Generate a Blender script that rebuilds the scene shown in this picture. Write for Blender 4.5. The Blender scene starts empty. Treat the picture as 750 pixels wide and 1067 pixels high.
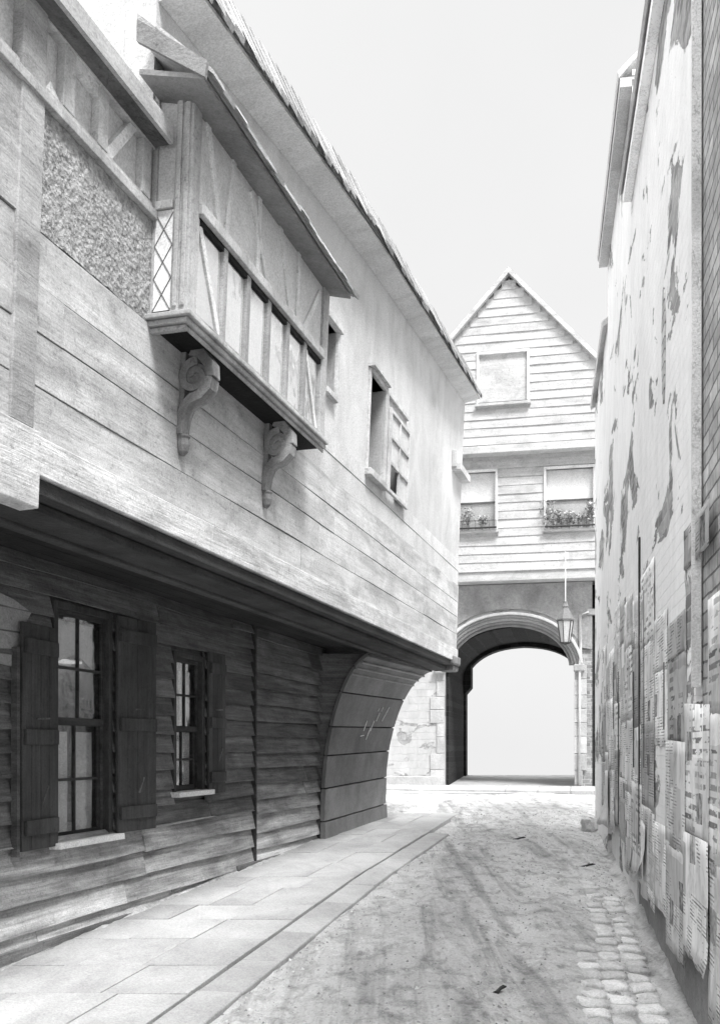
import bpy, math, random
from mathutils import Vector, noise as mn
R = random.Random(7)
S = bpy.context.scene
COL = S.collection
F, CX, HY, HC = 1050.0, 375.0, 780.0, 1.6

# ------------------------------------------------------------------ terrain
def gz(y):
    if y < 2: return 0.0
    if y < 24.5: return .04*(y-2)
    return max(.9 - .09*(y-24.5), -14)
def ground_at(px, py):
    k = (py-HY)/F; Y = 1.68/(k+.04)
    return ((px-CX)/F*Y, Y)

# ------------------------------------------------------------------ frames: a wall's own coordinates (s along, z up, o out towards the street)
class Fr:
    def __init__(self, O, d, n, lean=0, z0=0):
        self.O, self.d, self.n, self.lean, self.z0 = O, d, n, lean, z0
    def P(self, s, z, o=0):
        q = o+self.lean*(z-self.z0)
        return Vector((self.O[0]+self.d[0]*s+self.n[0]*q, self.O[1]+self.d[1]*s+self.n[1]*q, z))
    def hit(self, px, py, o=0):
        a, k = (px-CX)/F, (HY-py)/F
        On = self.O[0]*self.n[0]+self.O[1]*self.n[1]
        t = (o+self.lean*(HC-self.z0)+On)/(a*self.n[0]+self.n[1]-self.lean*k)
        return ((t*a-self.O[0])*self.d[0]+(t-self.O[1])*self.d[1], HC+t*k)
    def hs(self, px, py, o=0): return self.hit(px, py, o)[0]
def line(x0, sl, side, lean=0, z0=0):
    L = math.hypot(sl, 1)
    return Fr((x0, 0), (sl/L, 1/L), (side/L, -side*sl/L), lean, z0)
UP = line(-3.02, .288, 1, .042, 2.93)
LO = line(-4.05, .276, 1)
RI = line(.753, .181, -1)
_a = math.radians(12)
GA = Fr((1.76, 21.0), (math.cos(_a), -math.sin(_a)), (-math.sin(_a), -math.cos(_a)))
WD = Fr((0, 0), (1, 0), (0, -1))

# ------------------------------------------------------------------ mesh builder
class MB:
    def __init__(self): self.v=[]; self.l=[]; self.t=[]; self.f=[]; self.tone=1.0
    def add(self, pts, locs, faces):
        b=len(self.v); self.v+=[tuple(p) for p in pts]; self.l+=[tuple(p) for p in locs]
        self.t+=[self.tone]*len(pts); self.f+=[tuple(b+i for i in f) for f in faces]
    def fp(self, fr, pts, faces, lo=(0,0,0)):
        self.add([fr.P(*p) for p in pts], [(p[0]+lo[0], p[1]+lo[1], p[2]+lo[2]) for p in pts], faces)
    def hexa(self, fr, p, lo=(0,0,0)):
        self.fp(fr, p, [(0,1,2,3),(7,6,5,4),(0,4,5,1),(1,5,6,2),(2,6,7,3),(3,7,4,0)], lo)
    def box(self, fr, s0, s1, z0, z1, o0, o1, j=0, lo=None):
        q=lambda: R.uniform(-j,j) if j else 0
        p=[(s,z,o) for s,z,o in ((s0,z0,o0),(s1,z0,o0),(s1,z1,o0),(s0,z1,o0),(s0,z0,o1),(s1,z0,o1),(s1,z1,o1),(s0,z1,o1))]
        if j: p=[(a+q(),b+q(),c+q()*.4) for a,b,c in p]
        self.hexa(fr, p, lo or (0,0,0))
    def board(self, fr, s0, s1, z0, z1, ob, ot, th=.03, j=.004):
        """lapped weatherboard: thick lower edge proud of the one below, bowed a little along its length"""
        n=max(2,int((s1-s0)/.35)); ph=R.uniform(0,9); rows=[]
        lo=(R.uniform(-3,3),R.uniform(-3,3),R.uniform(0,5))
        for i in range(n+1):
            s=s0+(s1-s0)*i/n; w=j*math.sin(ph+s*1.7)+R.uniform(-j,j)*.4; w2=j*math.sin(ph*2+s*2.3)
            rows.append([(s,z0+w,ob-th),(s,z0+w,ob+w2),(s,z1,ot+w2),(s,z1,ot-th)])
        self.loft(fr, rows, lo)
    def loft(self, fr, rows, lo=(0,0,0), cap=True):
        m=len(rows[0]); fs=[]
        for i in range(len(rows)-1):
            for k in range(m):
                a=i*m+k; b=i*m+(k+1)%m; fs.append((a,b,b+m,a+m))
        if cap: fs.append(tuple(range(m))[::-1]); fs.append(tuple((len(rows)-1)*m+k for k in range(m)))
        self.fp(fr, [p for r in rows for p in r], fs, lo)
    def sec(self, fr, s0, s1, p0, p1=None, lo=(0,0,0)):
        p1=p1 or p0
        self.loft(fr, [[(s0,z,o) for o,z in p0],[(s1,z,o) for o,z in p1]], lo)
    def prism(self, fr, poly, o0, o1):
        m=len(poly)
        self.fp(fr, [(s,z,o0) for s,z in poly]+[(s,z,o1) for s,z in poly],
                [tuple(range(m))[::-1], tuple(range(m,2*m))]+[(k,(k+1)%m,m+(k+1)%m,m+k) for k in range(m)])
    def ring(self, fr, ci, co, o0, o1):
        rows=[[(a[0],a[1],o0),(a[0],a[1],o1),(b[0],b[1],o1),(b[0],b[1],o0)] for a,b in zip(ci,co)]
        self.loft(fr, rows)
    def stud(self, fr, a, b, w, o0, o1):
        """straight timber from a to b in the wall plane"""
        dx,dz=b[0]-a[0],b[1]-a[1]; L=math.hypot(dx,dz); nx,nz=-dz/L*w/2,dx/L*w/2
        self.prism(fr, [(a[0]+nx,a[1]+nz),(b[0]+nx,b[1]+nz),(b[0]-nx,b[1]-nz),(a[0]-nx,a[1]-nz)], o0, o1)
    def tube(self, pts, r, n=10):
        pts=[Vector(p) for p in pts]; rs=r if isinstance(r,(list,tuple)) else [r]*len(pts)
        vs=[];fs=[]
        for i,p in enumerate(pts):
            t=(pts[min(i+1,len(pts)-1)]-pts[max(i-1,0)]).normalized()
            u=t.cross(Vector((.3,.1,1)) if abs(t.z)<.9 else Vector((1,0,0))).normalized(); w=t.cross(u)
            for k in range(n):
                a=2*math.pi*k/n; vs.append(p+(u*math.cos(a)+w*math.sin(a))*rs[i])
        for i in range(len(pts)-1):
            for k in range(n):
                a=i*n+k;b=i*n+(k+1)%n; fs.append((a,b,b+n,a+n))
        fs.append(tuple(range(n))[::-1]); fs.append(tuple((len(pts)-1)*n+k for k in range(n)))
        self.add(vs, vs, fs)
    def lathe(self, c, prof, n=16, rot=0):
        vs=[];fs=[]
        for r,z in prof:
            for k in range(n):
                a=2*math.pi*k/n+rot; vs.append((c[0]+r*math.cos(a),c[1]+r*math.sin(a),c[2]+z))
        for i in range(len(prof)-1):
            for k in range(n):
                a=i*n+k;b=i*n+(k+1)%n; fs.append((a,b,b+n,a+n))
        fs.append(tuple(range(n))[::-1]); fs.append(tuple((len(prof)-1)*n+k for k in range(n)))
        self.add(vs,vs,fs)
    def build(self, name, mat, parent=None, bevel=0, smooth=False):
        me=bpy.data.meshes.new(name); me.from_pydata(self.v,[],self.f)
        a=me.attributes.new('loc','FLOAT_VECTOR','POINT'); a.data.foreach_set('vector',[c for p in self.l for c in p])
        a=me.attributes.new('tone','FLOAT','POINT'); a.data.foreach_set('value',self.t)
        import bmesh
        bm=bmesh.new(); bm.from_mesh(me); bmesh.ops.recalc_face_normals(bm,faces=bm.faces[:]); bm.to_mesh(me); bm.free()
        me.materials.append(mat); me.update()
        if smooth:
            for p in me.polygons: p.use_smooth=True
        o=bpy.data.objects.new(name,me); COL.objects.link(o)
        if parent: o.parent=parent
        if bevel:
            m=o.modifiers.new('bevel','BEVEL'); m.width=bevel; m.segments=2; m.limit_method='ANGLE'; m.angle_limit=math.radians(40)
        return o
    def split(self, name, mat, parent=None, **k):
        """every disconnected piece becomes a part of its own"""
        par=list(range(len(self.v)))
        def fd(i):
            while par[i]!=i: par[i]=par[par[i]]; i=par[i]
            return i
        for f in self.f:
            for i in f[1:]: par[fd(i)]=fd(f[0])
        groups={}
        for i in range(len(self.v)): groups.setdefault(fd(i),[]).append(i)
        obs=[]
        for g in groups.values():
            ix={v:n for n,v in enumerate(g)}; q=MB(); q.v=[self.v[i] for i in g]; q.l=[self.l[i] for i in g]; q.t=[self.t[i] for i in g]
            q.f=[tuple(ix[i] for i in f) for f in self.f if f[0] in ix]; obs.append(q.build(name,mat,parent,**k))
        return obs
def tag(o, label=None, cat=None, group=None, kind=None):
    if label: o['label']=label
    if cat: o['category']=cat
    if group: o['group']=group
    if kind: o['kind']=kind
    return o
def empty(name, loc=(0,0,0)):
    """thing root; parts keep world-coordinate meshes, so the root's offset is undone on each child at the end"""
    o=bpy.data.objects.new(name,None); o['_base']=list(loc); COL.objects.link(o); return o
def wall_holes(mb, fr, s0, s1, z0, z1, o0, o1, holes):
    ss=sorted({s0,s1,*[h[0] for h in holes],*[h[1] for h in holes]}); zs=sorted({z0,z1,*[h[2] for h in holes],*[h[3] for h in holes]})
    for a,b in zip(ss,ss[1:]):
        run=None
        for c,d in zip(zs,zs[1:]):
            if any(h[0]-1e-6<=a and b<=h[1]+1e-6 and h[2]-1e-6<=c and d<=h[3]+1e-6 for h in holes):
                if run: mb.box(fr,a,b,run[0],run[1],o0,o1); run=None
            else: run=(run[0],d) if run else (c,d)
        if run: mb.box(fr,a,b,run[0],run[1],o0,o1)

# ------------------------------------------------------------------ materials
class NT:
    def __init__(self, name):
        self.m=bpy.data.materials.new(name); self.m.use_nodes=True; self.t=self.m.node_tree; self.t.nodes.clear()
        self.out=self.n('ShaderNodeOutputMaterial'); self.b=self.n('ShaderNodeBsdfPrincipled'); self.k(self.b.outputs[0],self.out.inputs[0])
        self.a=self.n('ShaderNodeAttribute'); self.a.attribute_name='loc'; self.loc=self.a.outputs['Vector']
        self.ta=self.n('ShaderNodeAttribute'); self.ta.attribute_name='tone'; self.tone=self.ta.outputs['Fac']
    def n(self, t): return self.t.nodes.new(t)
    def k(self,a,b): self.t.links.new(a,b)
    def set(self, inp, v):
        if hasattr(v,'is_linked') or isinstance(v,bpy.types.NodeSocket): self.k(v,inp)
        else: inp.default_value=v
    def math(self, op, a, b=0.0, c=None, clamp=False):
        n=self.n('ShaderNodeMath'); n.operation=op; n.use_clamp=clamp; self.set(n.inputs[0],a); self.set(n.inputs[1],b)
        if c is not None: self.set(n.inputs[2],c)
        return n.outputs[0]
    def noise(self, sc=(1,1,1), detail=6, rough=.6, dist=0, src=None):
        mp=self.n('ShaderNodeMapping'); mp.inputs['Scale'].default_value=sc; self.k(src or self.loc,mp.inputs[0])
        n=self.n('ShaderNodeTexNoise'); n.inputs['Scale'].default_value=1; n.inputs['Detail'].default_value=detail
        n.inputs['Roughness'].default_value=rough; n.inputs['Distortion'].default_value=dist; self.k(mp.outputs[0],n.inputs[0]); return n.outputs[0]
    def ramp(self, v, a, b, lo=0.0, hi=1.0):
        n=self.n('ShaderNodeMapRange'); n.clamp=True
        for i,x in enumerate((v,a,b,lo,hi)): self.set(n.inputs[i],x)
        return n.outputs[0]
    def mix(self, f, a, b):
        return self.math('ADD', self.math('MULTIPLY',a,self.math('SUBTRACT',1.0,f)), self.math('MULTIPLY',b,f))
    def brick(self, w, h, m, c1=.3, c2=.6, mc=.7, off=.5, src=None, sc=(1,1,1), warp=0, bias=0):
        s=src or self.loc
        if warp:
            nn=self.n('ShaderNodeTexNoise'); nn.inputs['Scale'].default_value=5; self.k(s,nn.inputs[0])
            va=self.n('ShaderNodeVectorMath'); va.operation='MULTIPLY_ADD'; self.k(nn.outputs['Color'],va.inputs[0]); va.inputs[1].default_value=(warp,warp,0); self.k(s,va.inputs[2]); s=va.outputs[0]
        b=self.n('ShaderNodeTexBrick'); self.k(s,b.inputs['Vector']); b.inputs['Scale'].default_value=1
        b.inputs['Brick Width'].default_value=w; b.inputs['Row Height'].default_value=h; b.inputs['Mortar Size'].default_value=m
        b.inputs['Mortar Smooth'].default_value=.3; b.offset=off; b.inputs['Bias'].default_value=bias
        for i,c in (('Color1',c1),('Color2',c2),('Mortar',mc)): b.inputs[i].default_value=(c,c,c,1)
        return b.outputs['Color'], b.outputs['Fac']
    def done(self, col, rough=.9, h=None, bd=.01, bs=.6, usetone=True):
        if usetone: col=self.math('MULTIPLY',col,self.tone)
        c=self.n('ShaderNodeCombineColor')
        for i in range(3): self.k(col,c.inputs[i])
        self.k(c.outputs[0],self.b.inputs['Base Color']); self.set(self.b.inputs['Roughness'],rough)
        self.b.inputs['Specular IOR Level'].default_value=.25
        if h is not None:
            b=self.n('ShaderNodeBump'); b.inputs['Distance'].default_value=bd; b.inputs['Strength'].default_value=bs
            self.k(h,b.inputs['Height']); self.k(b.outputs[0],self.b.inputs['Normal'])
        return self.m
def wood(name, lo, hi, grain=(.8,16,4), bd=.006, stain=.5, rough=.85, knots=True):
    m=NT(name); g=m.noise(grain,8,.65,.4); g2=m.noise((grain[0]*3,grain[1]*4,8),4,.7); st=m.noise((.9,3.5,1) if grain[0]<2 else (3.5,.9,1),5,.6,.6); sp=m.noise((28,28,28),3,.6)
    c=m.ramp(m.math('ADD',m.math('MULTIPLY',g,.6),m.math('MULTIPLY',g2,.4)),.35,.65,lo,hi)
    c=m.math('MULTIPLY',c,m.ramp(st,.36,.6,1-stain,1.05))
    c=m.math('MULTIPLY',c,m.ramp(sp,.3,.42,.72,1.0)); fn=m.noise((75,95,75),3,.8); bl=m.noise((2.2,3.1,2),7,.75,.8)
    c=m.math('MULTIPLY',c,m.ramp(fn,.36,.6,.80,1.10)); c=m.math('MULTIPLY',c,m.ramp(bl,.33,.55,.78,1.06))
    ck=m.noise((grain[0]*1.2,grain[1]*2.2,3) if grain[0]<2 else (grain[0]*2.2,grain[1]*1.2,3),5,.6,1.2); c=m.math('MULTIPLY',c,m.ramp(m.math('ABSOLUTE',m.math('SUBTRACT',ck,.5)),.0,.006,.62,1.0))
    return m.done(c,rough,m.math('ADD',g2,m.math('ADD',m.math('MULTIPLY',sp,.6),m.math('MULTIPLY',bl,.8))),bd*1.6)
def plaster(name, lo, hi, sc=1.2, bd=.008, spots=.5, fine=40, rough=.95):
    m=NT(name); a=m.noise((sc,sc*.8,sc),8,.65,.5); b=m.noise((fine,fine,fine),4,.7); st=m.noise((2.5,1.4,1.5),7,.7,.5); sp=m.noise((9,9,9),6,.7)
    c=m.ramp(a,.3,.7,lo,hi); c=m.math('MULTIPLY',c,m.ramp(b,.3,.6,.86,1.04)); c=m.math('MULTIPLY',c,m.ramp(st,.35,.55,.84,1.03))
    c=m.math('MULTIPLY',c,m.ramp(sp,.28,.36,1-spots,1.0)); fn=m.noise((80,80,80),3,.8); c=m.math('MULTIPLY',c,m.ramp(fn,.36,.6,.84,1.08))
    return m.done(c,rough,m.math('ADD',b,m.math('MULTIPLY',a,1.2)),bd)
M={}
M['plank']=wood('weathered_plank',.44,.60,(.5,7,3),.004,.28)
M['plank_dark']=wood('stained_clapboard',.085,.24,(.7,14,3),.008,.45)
M['beam']=wood('pale_beam',.52,.72,(.6,10,3),.006,.3)
M['beam_dark']=wood('dark_beam',.035,.075,(.8,12,3),.006,.4)
M['timber']=wood('oriel_timber',.48,.64,(8,.9,6),.004,.25)
M['timber_pale']=wood('pale_brace',.66,.78,(8,1,6),.004,.2)
M['shutter']=wood('shutter_wood',.035,.075,(14,.8,5),.004,.35,.7)
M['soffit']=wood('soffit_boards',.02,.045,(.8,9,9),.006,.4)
M['cove']=plaster('coved_corner_skin',.15,.25,1.6,.014,.6,26)
M['stucco']=plaster('pale_stucco',.47,.64,.7,.006,.3)
M['infill']=plaster('panel_infill',.55,.68,1.5,.006,.3)
M['white']=plaster('white_paint',.66,.74,2,.002,.1)
M['clap']=wood('white_clapboard',.46,.56,(.6,14,3),.003,.12)
M['tile']=plaster('roof_tile',.32,.5,3,.02,.5,30)
M['iron']=plaster('dark_iron',.03,.06,4,.002,.2,rough=.6)
M['cloth']=plaster('curtain_cloth',.86,.93,3,.002,.1)
M['pot']=plaster('clay_pot',.35,.5,5,.002,.1)
M['bracket']=wood('bracket_timber',.20,.34,(8,2,6),.006,.5)
M['lead']=plaster('lattice_lead',.14,.2,6,.001,.1,rough=.6)
M['chalk']=plaster('chalk',.7,.85,9,.001,.4)
M['stoneblock']=plaster('dressed_stone',.36,.52,1.8,.012,.4,25)
M['flag']=plaster('flagstone',.33,.48,.9,.014,.35,45)
M['cobble']=plaster('cobble_stone',.46,.66,6,.012,.4,40)
def roughcast():
    m=NT('roughcast'); a=m.noise((2,2,2),5,.6); v=m.n('ShaderNodeTexVoronoi'); v.inputs['Scale'].default_value=42; m.k(m.loc,v.inputs[0])
    b=m.noise((30,30,30),5,.75)
    c=m.math('MULTIPLY',m.ramp(a,.3,.7,.36,.52),m.ramp(b,.38,.58,.55,1.1))
    return m.done(c,.95,m.math('ADD',b,m.math('MULTIPLY',v.outputs[0],-.6)),.03,1)
M['roughcast']=roughcast()
def rubble(name,c1,c2,mc,w,h,warp=.03,patch=None):
    m=NT(name); bc,bf=m.brick(w,h,.007,c1,c2,mc,.5,warp=warp); n=m.noise((14,14,14),6,.7); big=m.noise((1.3,1.6,1),6,.65,.6)
    c=m.math('MULTIPLY',bc,m.ramp(n,.3,.65,.68,1.1)); c=m.math('MULTIPLY',c,m.ramp(big,.35,.6,.7,1.05))
    hgt=m.math('ADD',m.math('MULTIPLY',bf,-1.2),n)
    if patch:      # limewash / render still covering the courses, gone in patches
        p=m.noise(patch['sc'],8,.62,.7); k=m.ramp(p,patch['t'],patch['t']+.012)
        pl=m.noise((5,3,5),6,.65,.3); sm=m.noise((.6,.35,1),4,.5); pc=m.math('MULTIPLY',m.ramp(pl,.3,.65,patch['lo'],patch['hi']),m.ramp(sm,.35,.65,.9,1.02))
        cr=m.noise((60,60,60),3,.7); pc=m.math('MULTIPLY',pc,m.ramp(cr,.32,.42,.8,1))
        c=m.mix(k,c,pc); hgt=m.mix(k,hgt,m.math('ADD',m.math('MULTIPLY',pl,.7),m.math('ADD',1.4,m.math('MULTIPLY',bf,-patch.get('g',.2)))))
    return m.done(c,.95,hgt,.014,.9)
M['brick']=rubble('bare_brick',.40,.62,.2,.23,.078,.02)
M['gatestone']=rubble('gate_stone',.34,.6,.42,.36,.15,.05,dict(sc=(1.6,2.2,1),t=.43,lo=.42,hi=.54,g=.4))
M['spandrel']=plaster('spandrel_stone',.26,.44,2.2,.014,.5,22)
M['gatebrick']=rubble('pier_brick',.22,.4,.5,.22,.075,.02)
M['limewash']=rubble('limewashed_brick',.22,.5,.5,.23,.078,.03,dict(sc=(.75,1.5,1),t=.425,lo=.80,hi=.93,g=.5))
M['vault']=rubble('dark_vault',.015,.04,.045,.3,.12,.04)  # near-black stone throughout the passage
M['plinth']=rubble('plinth_wall',.09,.22,.26,.23,.08,.04)
def dirt():
    m=NT('trodden_dirt'); a=m.noise((.55,.35,1),7,.6,.6); b=m.noise((7,4,7),8,.72,.4); s=m.noise((55,40,55),4,.75); lit=m.noise((18,10,18),6,.8,1.5)
    c=m.ramp(a,.32,.66,.46,.66); c=m.math('MULTIPLY',c,m.ramp(b,.36,.52,.6,1.08)); peb=m.noise((26,14,26),2,.5); c=m.math('MULTIPLY',c,m.ramp(peb,.62,.68,1.0,1.15)); ru=m.noise((5,.35,1),6,.65,.5); c=m.math('MULTIPLY',c,m.ramp(ru,.34,.5,.62,1.03)); c=m.math('MULTIPLY',c,m.ramp(s,.32,.5,.72,1.04))
    c=m.math('MULTIPLY',c,m.ramp(lit,.3,.38,.45,1.0))
    return m.done(c,.95,m.math('ADD',m.math('MULTIPLY',b,1.5),s),.03,.9)
M['dirt']=dirt()
def paper(name, big):
    m=NT(name)
    t1,f1=m.brick(.26 if not big else .34,.019 if not big else .055,.006 if not big else .016,.12,.46,.74,0,bias=.1)
    blk,_=m.brick(.17,.15,0,.0,1.0,.5,.37,warp=.03); blk2,_=m.brick(.33,.27,0,.62,1.0,.9,.5,warp=.05)
    w=m.noise((3,30,1),2,.5); gaps=m.ramp(m.noise((7,22,3),3,.6),.50,.54)
    txt=m.mix(gaps,t1,.70)
    sel=m.ramp(blk,.42,.46)                       # which blocks carry close print and which are open
    ink=m.mix(sel,txt,.68); c=m.math('MULTIPLY',ink,m.math('MULTIPLY',blk2,1.14))
    dark=m.ramp(blk,.92,.95); c=m.mix(dark,c,m.ramp(m.noise((16,16,1),5,.7),.4,.6,.1,.4))  # a woodcut block
    dirtn=m.noise((6,4,6),7,.7,.6); c=m.math('MULTIPLY',c,m.ramp(dirtn,.3,.55,.6,1.03))
    return m.done(c,.9,dirtn,.006,.7)
M['news']=paper('newsprint',False); M['bill']=paper('handbill_print',True)
M['newsback']=plaster('paper_back',.66,.78,4,.002,.15)
def leaf():
    m=NT('leaf'); return m.done(m.ramp(m.noise((9,9,9),3,.5),.3,.7,.07,.2),.7)
M['leaf']=leaf()
def glass():
    m=bpy.data.materials.new('old_glass'); m.use_nodes=True; t=m.node_tree; t.nodes.clear()
    o=t.nodes.new('ShaderNodeOutputMaterial'); mx=t.nodes.new('ShaderNodeMixShader'); tr=t.nodes.new('ShaderNodeBsdfTransparent'); gl=t.nodes.new('ShaderNodeBsdfGlossy')
    fr=t.nodes.new('ShaderNodeFresnel'); fr.inputs[0].default_value=1.5; gl.inputs['Roughness'].default_value=.06; tr.inputs[0].default_value=(.98,.98,.98,1)
    nz=t.nodes.new('ShaderNodeTexNoise'); nz.inputs['Scale'].default_value=5; b=t.nodes.new('ShaderNodeBump'); b.inputs['Distance'].default_value=.01; b.inputs['Strength'].default_value=.5
    tc=t.nodes.new('ShaderNodeTexCoord'); t.links.new(tc.outputs['Object'],nz.inputs[0]); t.links.new(nz.outputs[0],b.inputs['Height']); t.links.new(b.outputs[0],gl.inputs['Normal'])
    ad=t.nodes.new('ShaderNodeMath'); ad.operation='MULTIPLY'; ad.inputs[1].default_value=.6; ad.use_clamp=True; t.links.new(fr.outputs[0],ad.inputs[0])
    t.links.new(ad.outputs[0],mx.inputs[0]); t.links.new(tr.outputs[0],mx.inputs[1]); t.links.new(gl.outputs[0],mx.inputs[2]); t.links.new(mx.outputs[0],o.inputs[0]); return m
M['glass']=glass()

# ================================================================== SETTING
def sheet(name, mat, xs, ys, zf, kind='structure'):
    mb=MB(); nx=len(xs)
    pts=[(x,y,zf(x,y)) for y in ys for x in xs]
    mb.add(pts,pts,[(j*nx+i,j*nx+i+1,(j+1)*nx+i+1,(j+1)*nx+i) for j in range(len(ys)-1) for i in range(nx-1)])
    o=mb.build(name,mat,smooth=True); tag(o,kind=kind); return o
def fr_(a,b,n): return [a+(b-a)*i/n for i in range(n+1)]
sheet('terrain',M['dirt'],[-400,-100,-40,-15,-7,0,8,16,40,100,400],[-60,-20,-5,2,8,14,20,24.5,28,32,40,60,90,140,190,400],lambda x,y:gz(y)-.12)
KP=[(-2.2,.5),(-1.04,5.53),(-.03,9.85),(.916,13.36),(1.35,15.0),(1.62,15.9)]      # joint between flags and kerb
def kx(y):
    for (a,b),(c,d) in zip(KP,KP[1:]):
        if y<=d: return a+(c-a)*(y-b)/(d-b)
    return KP[-1][0]+(y-KP[-1][1])*.6
def rz(x,y):
    h=gz(y)
    k=kx(y)+.28; wall=.753+.181*y
    t=(x-k)/(wall-k) if y<15 else .5
    camber=.05*math.sin(math.pi*min(max(t,0),1)) if y<16 else .05
    n=mn.fractal(Vector((x*1.1,y*.7,0)),1.0,2.0,4)*.018+mn.fractal(Vector((x*7,y*5,3)),1.0,2.0,4)*.010
    rut=-.025*math.exp(-((t-.62+.03*math.sin(y*.9))/.045)**2)*(1 if y<15 else 0)
    gut=.004*math.exp(-((x-k-.08)/.10)**2) if y<15 else 0
    return h+camber-.012+n+rut+gut
sheet('road',M['dirt'],fr_(-4,7,300),fr_(.3,20.2,560),rz)
# flagged pavement beside the timber house
mb=MB()
y=.6; rows=[]
def lox(y): return -4.05+.276*y-.03
while y<15.6:
    L=R.uniform(.55,.95); y1=min(y+L,15.7)
    w0=kx(y)-lox(y); cuts=[0]+sorted([R.uniform(.38,.62)] if w0<1.25 else [R.uniform(.28,.4),R.uniform(.62,.74)])+[1]
    for a,b in zip(cuts,cuts[1:]):
        g=.0028; mb.tone=R.uniform(.97,1.03); dz=R.uniform(-.003,.003); t1,t2=R.uniform(-.002,.002),R.uniform(-.002,.002)
        q=[]
        for yy,f in ((y+g,a),(y+g,b),(y1-g,b),(y1-g,a)):
            x=lox(yy)+(kx(yy)-lox(yy))*f; x+= g if f==a else -g
            q.append((x,yy,gz(yy)+.045+dz+(t1 if f==a else t2)))
        bot=[(p[0],p[1],p[2]-.12) for p in q]; lo=R.uniform(0,9)
        mb.add(bot+q,[(p[0]+lo,p[1],p[2]) for p in bot+q],[(0,3,2,1),(4,5,6,7),(0,1,5,4),(1,2,6,5),(2,3,7,6),(3,0,4,7)])
    y=y1
tag(mb.build('pavement',M['flag'],bevel=.003),kind='structure')
mb=MB(); y=.6
while y<13.2:
    y1=y+R.uniform(.7,1.2); g=.003; mb.tone=R.uniform(.95,1.05); q=[]; dz=R.uniform(-.004,.004)
    for yy,f in ((y+g,.012),(y+g,.27),(y1-g,.27),(y1-g,.012)): q.append((kx(yy)+f,yy,gz(yy)+.035+dz-(.012 if f>.1 else 0)))
    bot=[(p[0],p[1],p[2]-.12) for p in q]; lo=R.uniform(0,9)
    mb.add(bot+q,[(p[0]+lo,p[1],p[2]) for p in bot+q],[(0,3,2,1),(4,5,6,7),(0,1,5,4),(1,2,6,5),(2,3,7,6),(3,0,4,7)]); y=y1
tag(mb.build('kerb',M['flag'],bevel=.01),kind='structure')
# far footway before the gate and the paving running through it
def zoff(h): return lambda x,y: gz(y)+h+mn.fractal(Vector((x*2,y*2,8)),1.0,2.0,3)*.004
mb=MB()
for i in range(16):
    a=-3+i*.62; b=a+.61; mb.tone=R.uniform(.92,1.08)
    for (o0,o1) in ((.12,.72),(.73,1.3)):
        mb.fp(GA,[(a,.62,o0),(b,.62,o0),(b,.62,o1),(a,.62,o1)]+[(a,gz(21-o0)+.085,o0),(b,gz(21-o0)+.085,o0),(b,gz(21-o1)+.085,o1),(a,gz(21-o1)+.085,o1)],
          [(0,1,2,3),(4,5,6,7),(0,1,5,4),(1,2,6,5),(2,3,7,6),(3,0,4,7)])
tag(mb.build('footway',M['flag'],bevel=.008),kind='structure')
sheet('gate_passage_floor',M['flag'],fr_(-2,9,30),fr_(19.2,28,40),zoff(.05))
# loose grit and litter of the street
mb=MB()
for i in range(4200):
    y=3+13*R.random()**1.1; k=kx(y)+.2; w=.753+.181*y
    x=k+(w-k)*(R.random() if R.random()<.55 else (R.choice((.06,.62,.93))+R.gauss(0,.05)))
    if not k-.3<x<w-.02: continue
    r=R.uniform(.004,.014)*(1.8 if R.random()<.06 else 1); z=rz(x,y); mb.tone=R.uniform(.4,1.1)
    vs=[(x+r*R.uniform(.7,1.5)*math.cos(a),y+r*R.uniform(.7,1.5)*math.sin(a),z-.004) for a in (0,1.3,2.5,3.8,5)]
    vs.append((x+R.uniform(-.3,.3)*r,y,z+r*R.uniform(.5,1.1)))
    mb.add(vs,vs,[(0,1,5),(1,2,5),(2,3,5),(3,4,5),(4,0,5)])
tag(mb.build('gravel',M['cobble']),'loose grit and small pebbles strewn over the dirt lane','gravel',kind='stuff')
# earth and sweepings banked against the wall feet
def bank(name,xf,side,y0,y1,w,h,label):
    mb=MB(); n=int((y1-y0)/.04); q=9; pts=[]
    for i in range(n+1):
        y=y0+(y1-y0)*i/n; ww=w*(.6+.9*abs(mn.noise(Vector((y*.9,side,0)))))*1.3; hh=h*(.5+1.2*abs(mn.noise(Vector((y*1.3,side,4)))))
        for k in range(q+1):
            t=k/q; x=xf(y)+side*(ww*t-.03); e=mn.fractal(Vector((x*9,y*9,2)),1,2,3)*.012*(1-t*.5)
            pts.append((x,y,gz(y)+(.047 if side>0 else .0)+hh*(1-t)**1.8+e-.012*t))
    mb.add(pts,pts,[(i*(q+1)+k,i*(q+1)+k+1,(i+1)*(q+1)+k+1,(i+1)*(q+1)+k) for i in range(n) for k in range(q)])
    return tag(mb.build(name,M['dirt'],smooth=True),label,'dirt',kind='stuff')
bank('banked_dirt',lambda y:-4.05+.276*y,1,1,12.4,.16,.07,'earth and sweepings banked along the foot of the boarded house')
bank('banked_dirt',lambda y:.753+.181*y+.03,-1,1,14.4,.14,.07,'earth and sweepings banked along the foot of the right wall')
# scraps of straw / wood
for i,(px,py,L,a,l) in enumerate(((520,1040,.12,.7,'dark splinter of wood lying flat near the bottom of the lane'),(612,905,.17,.15,'longer dark stick lying across the lane beside the right gutter'),(541,878,.16,.1,'small dark scrap on the lane near the far crossing'))):
    x,y=ground_at(px,py); m=MB(); z=rz(x,y)+.012
    p=[(x+L*t*math.cos(a),y+L*t*math.sin(a)+.02*math.sin(t*7),z+.012*math.sin(t*3)) for t in (-.5,-.2,.1,.35,.5)]
    m.tube(p,[.006,.013,.011,.012,.004],6)
    tag(m.build('wood_scrap',M['beam_dark']),l,'wood scrap','scraps of wood on the lane')

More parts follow.
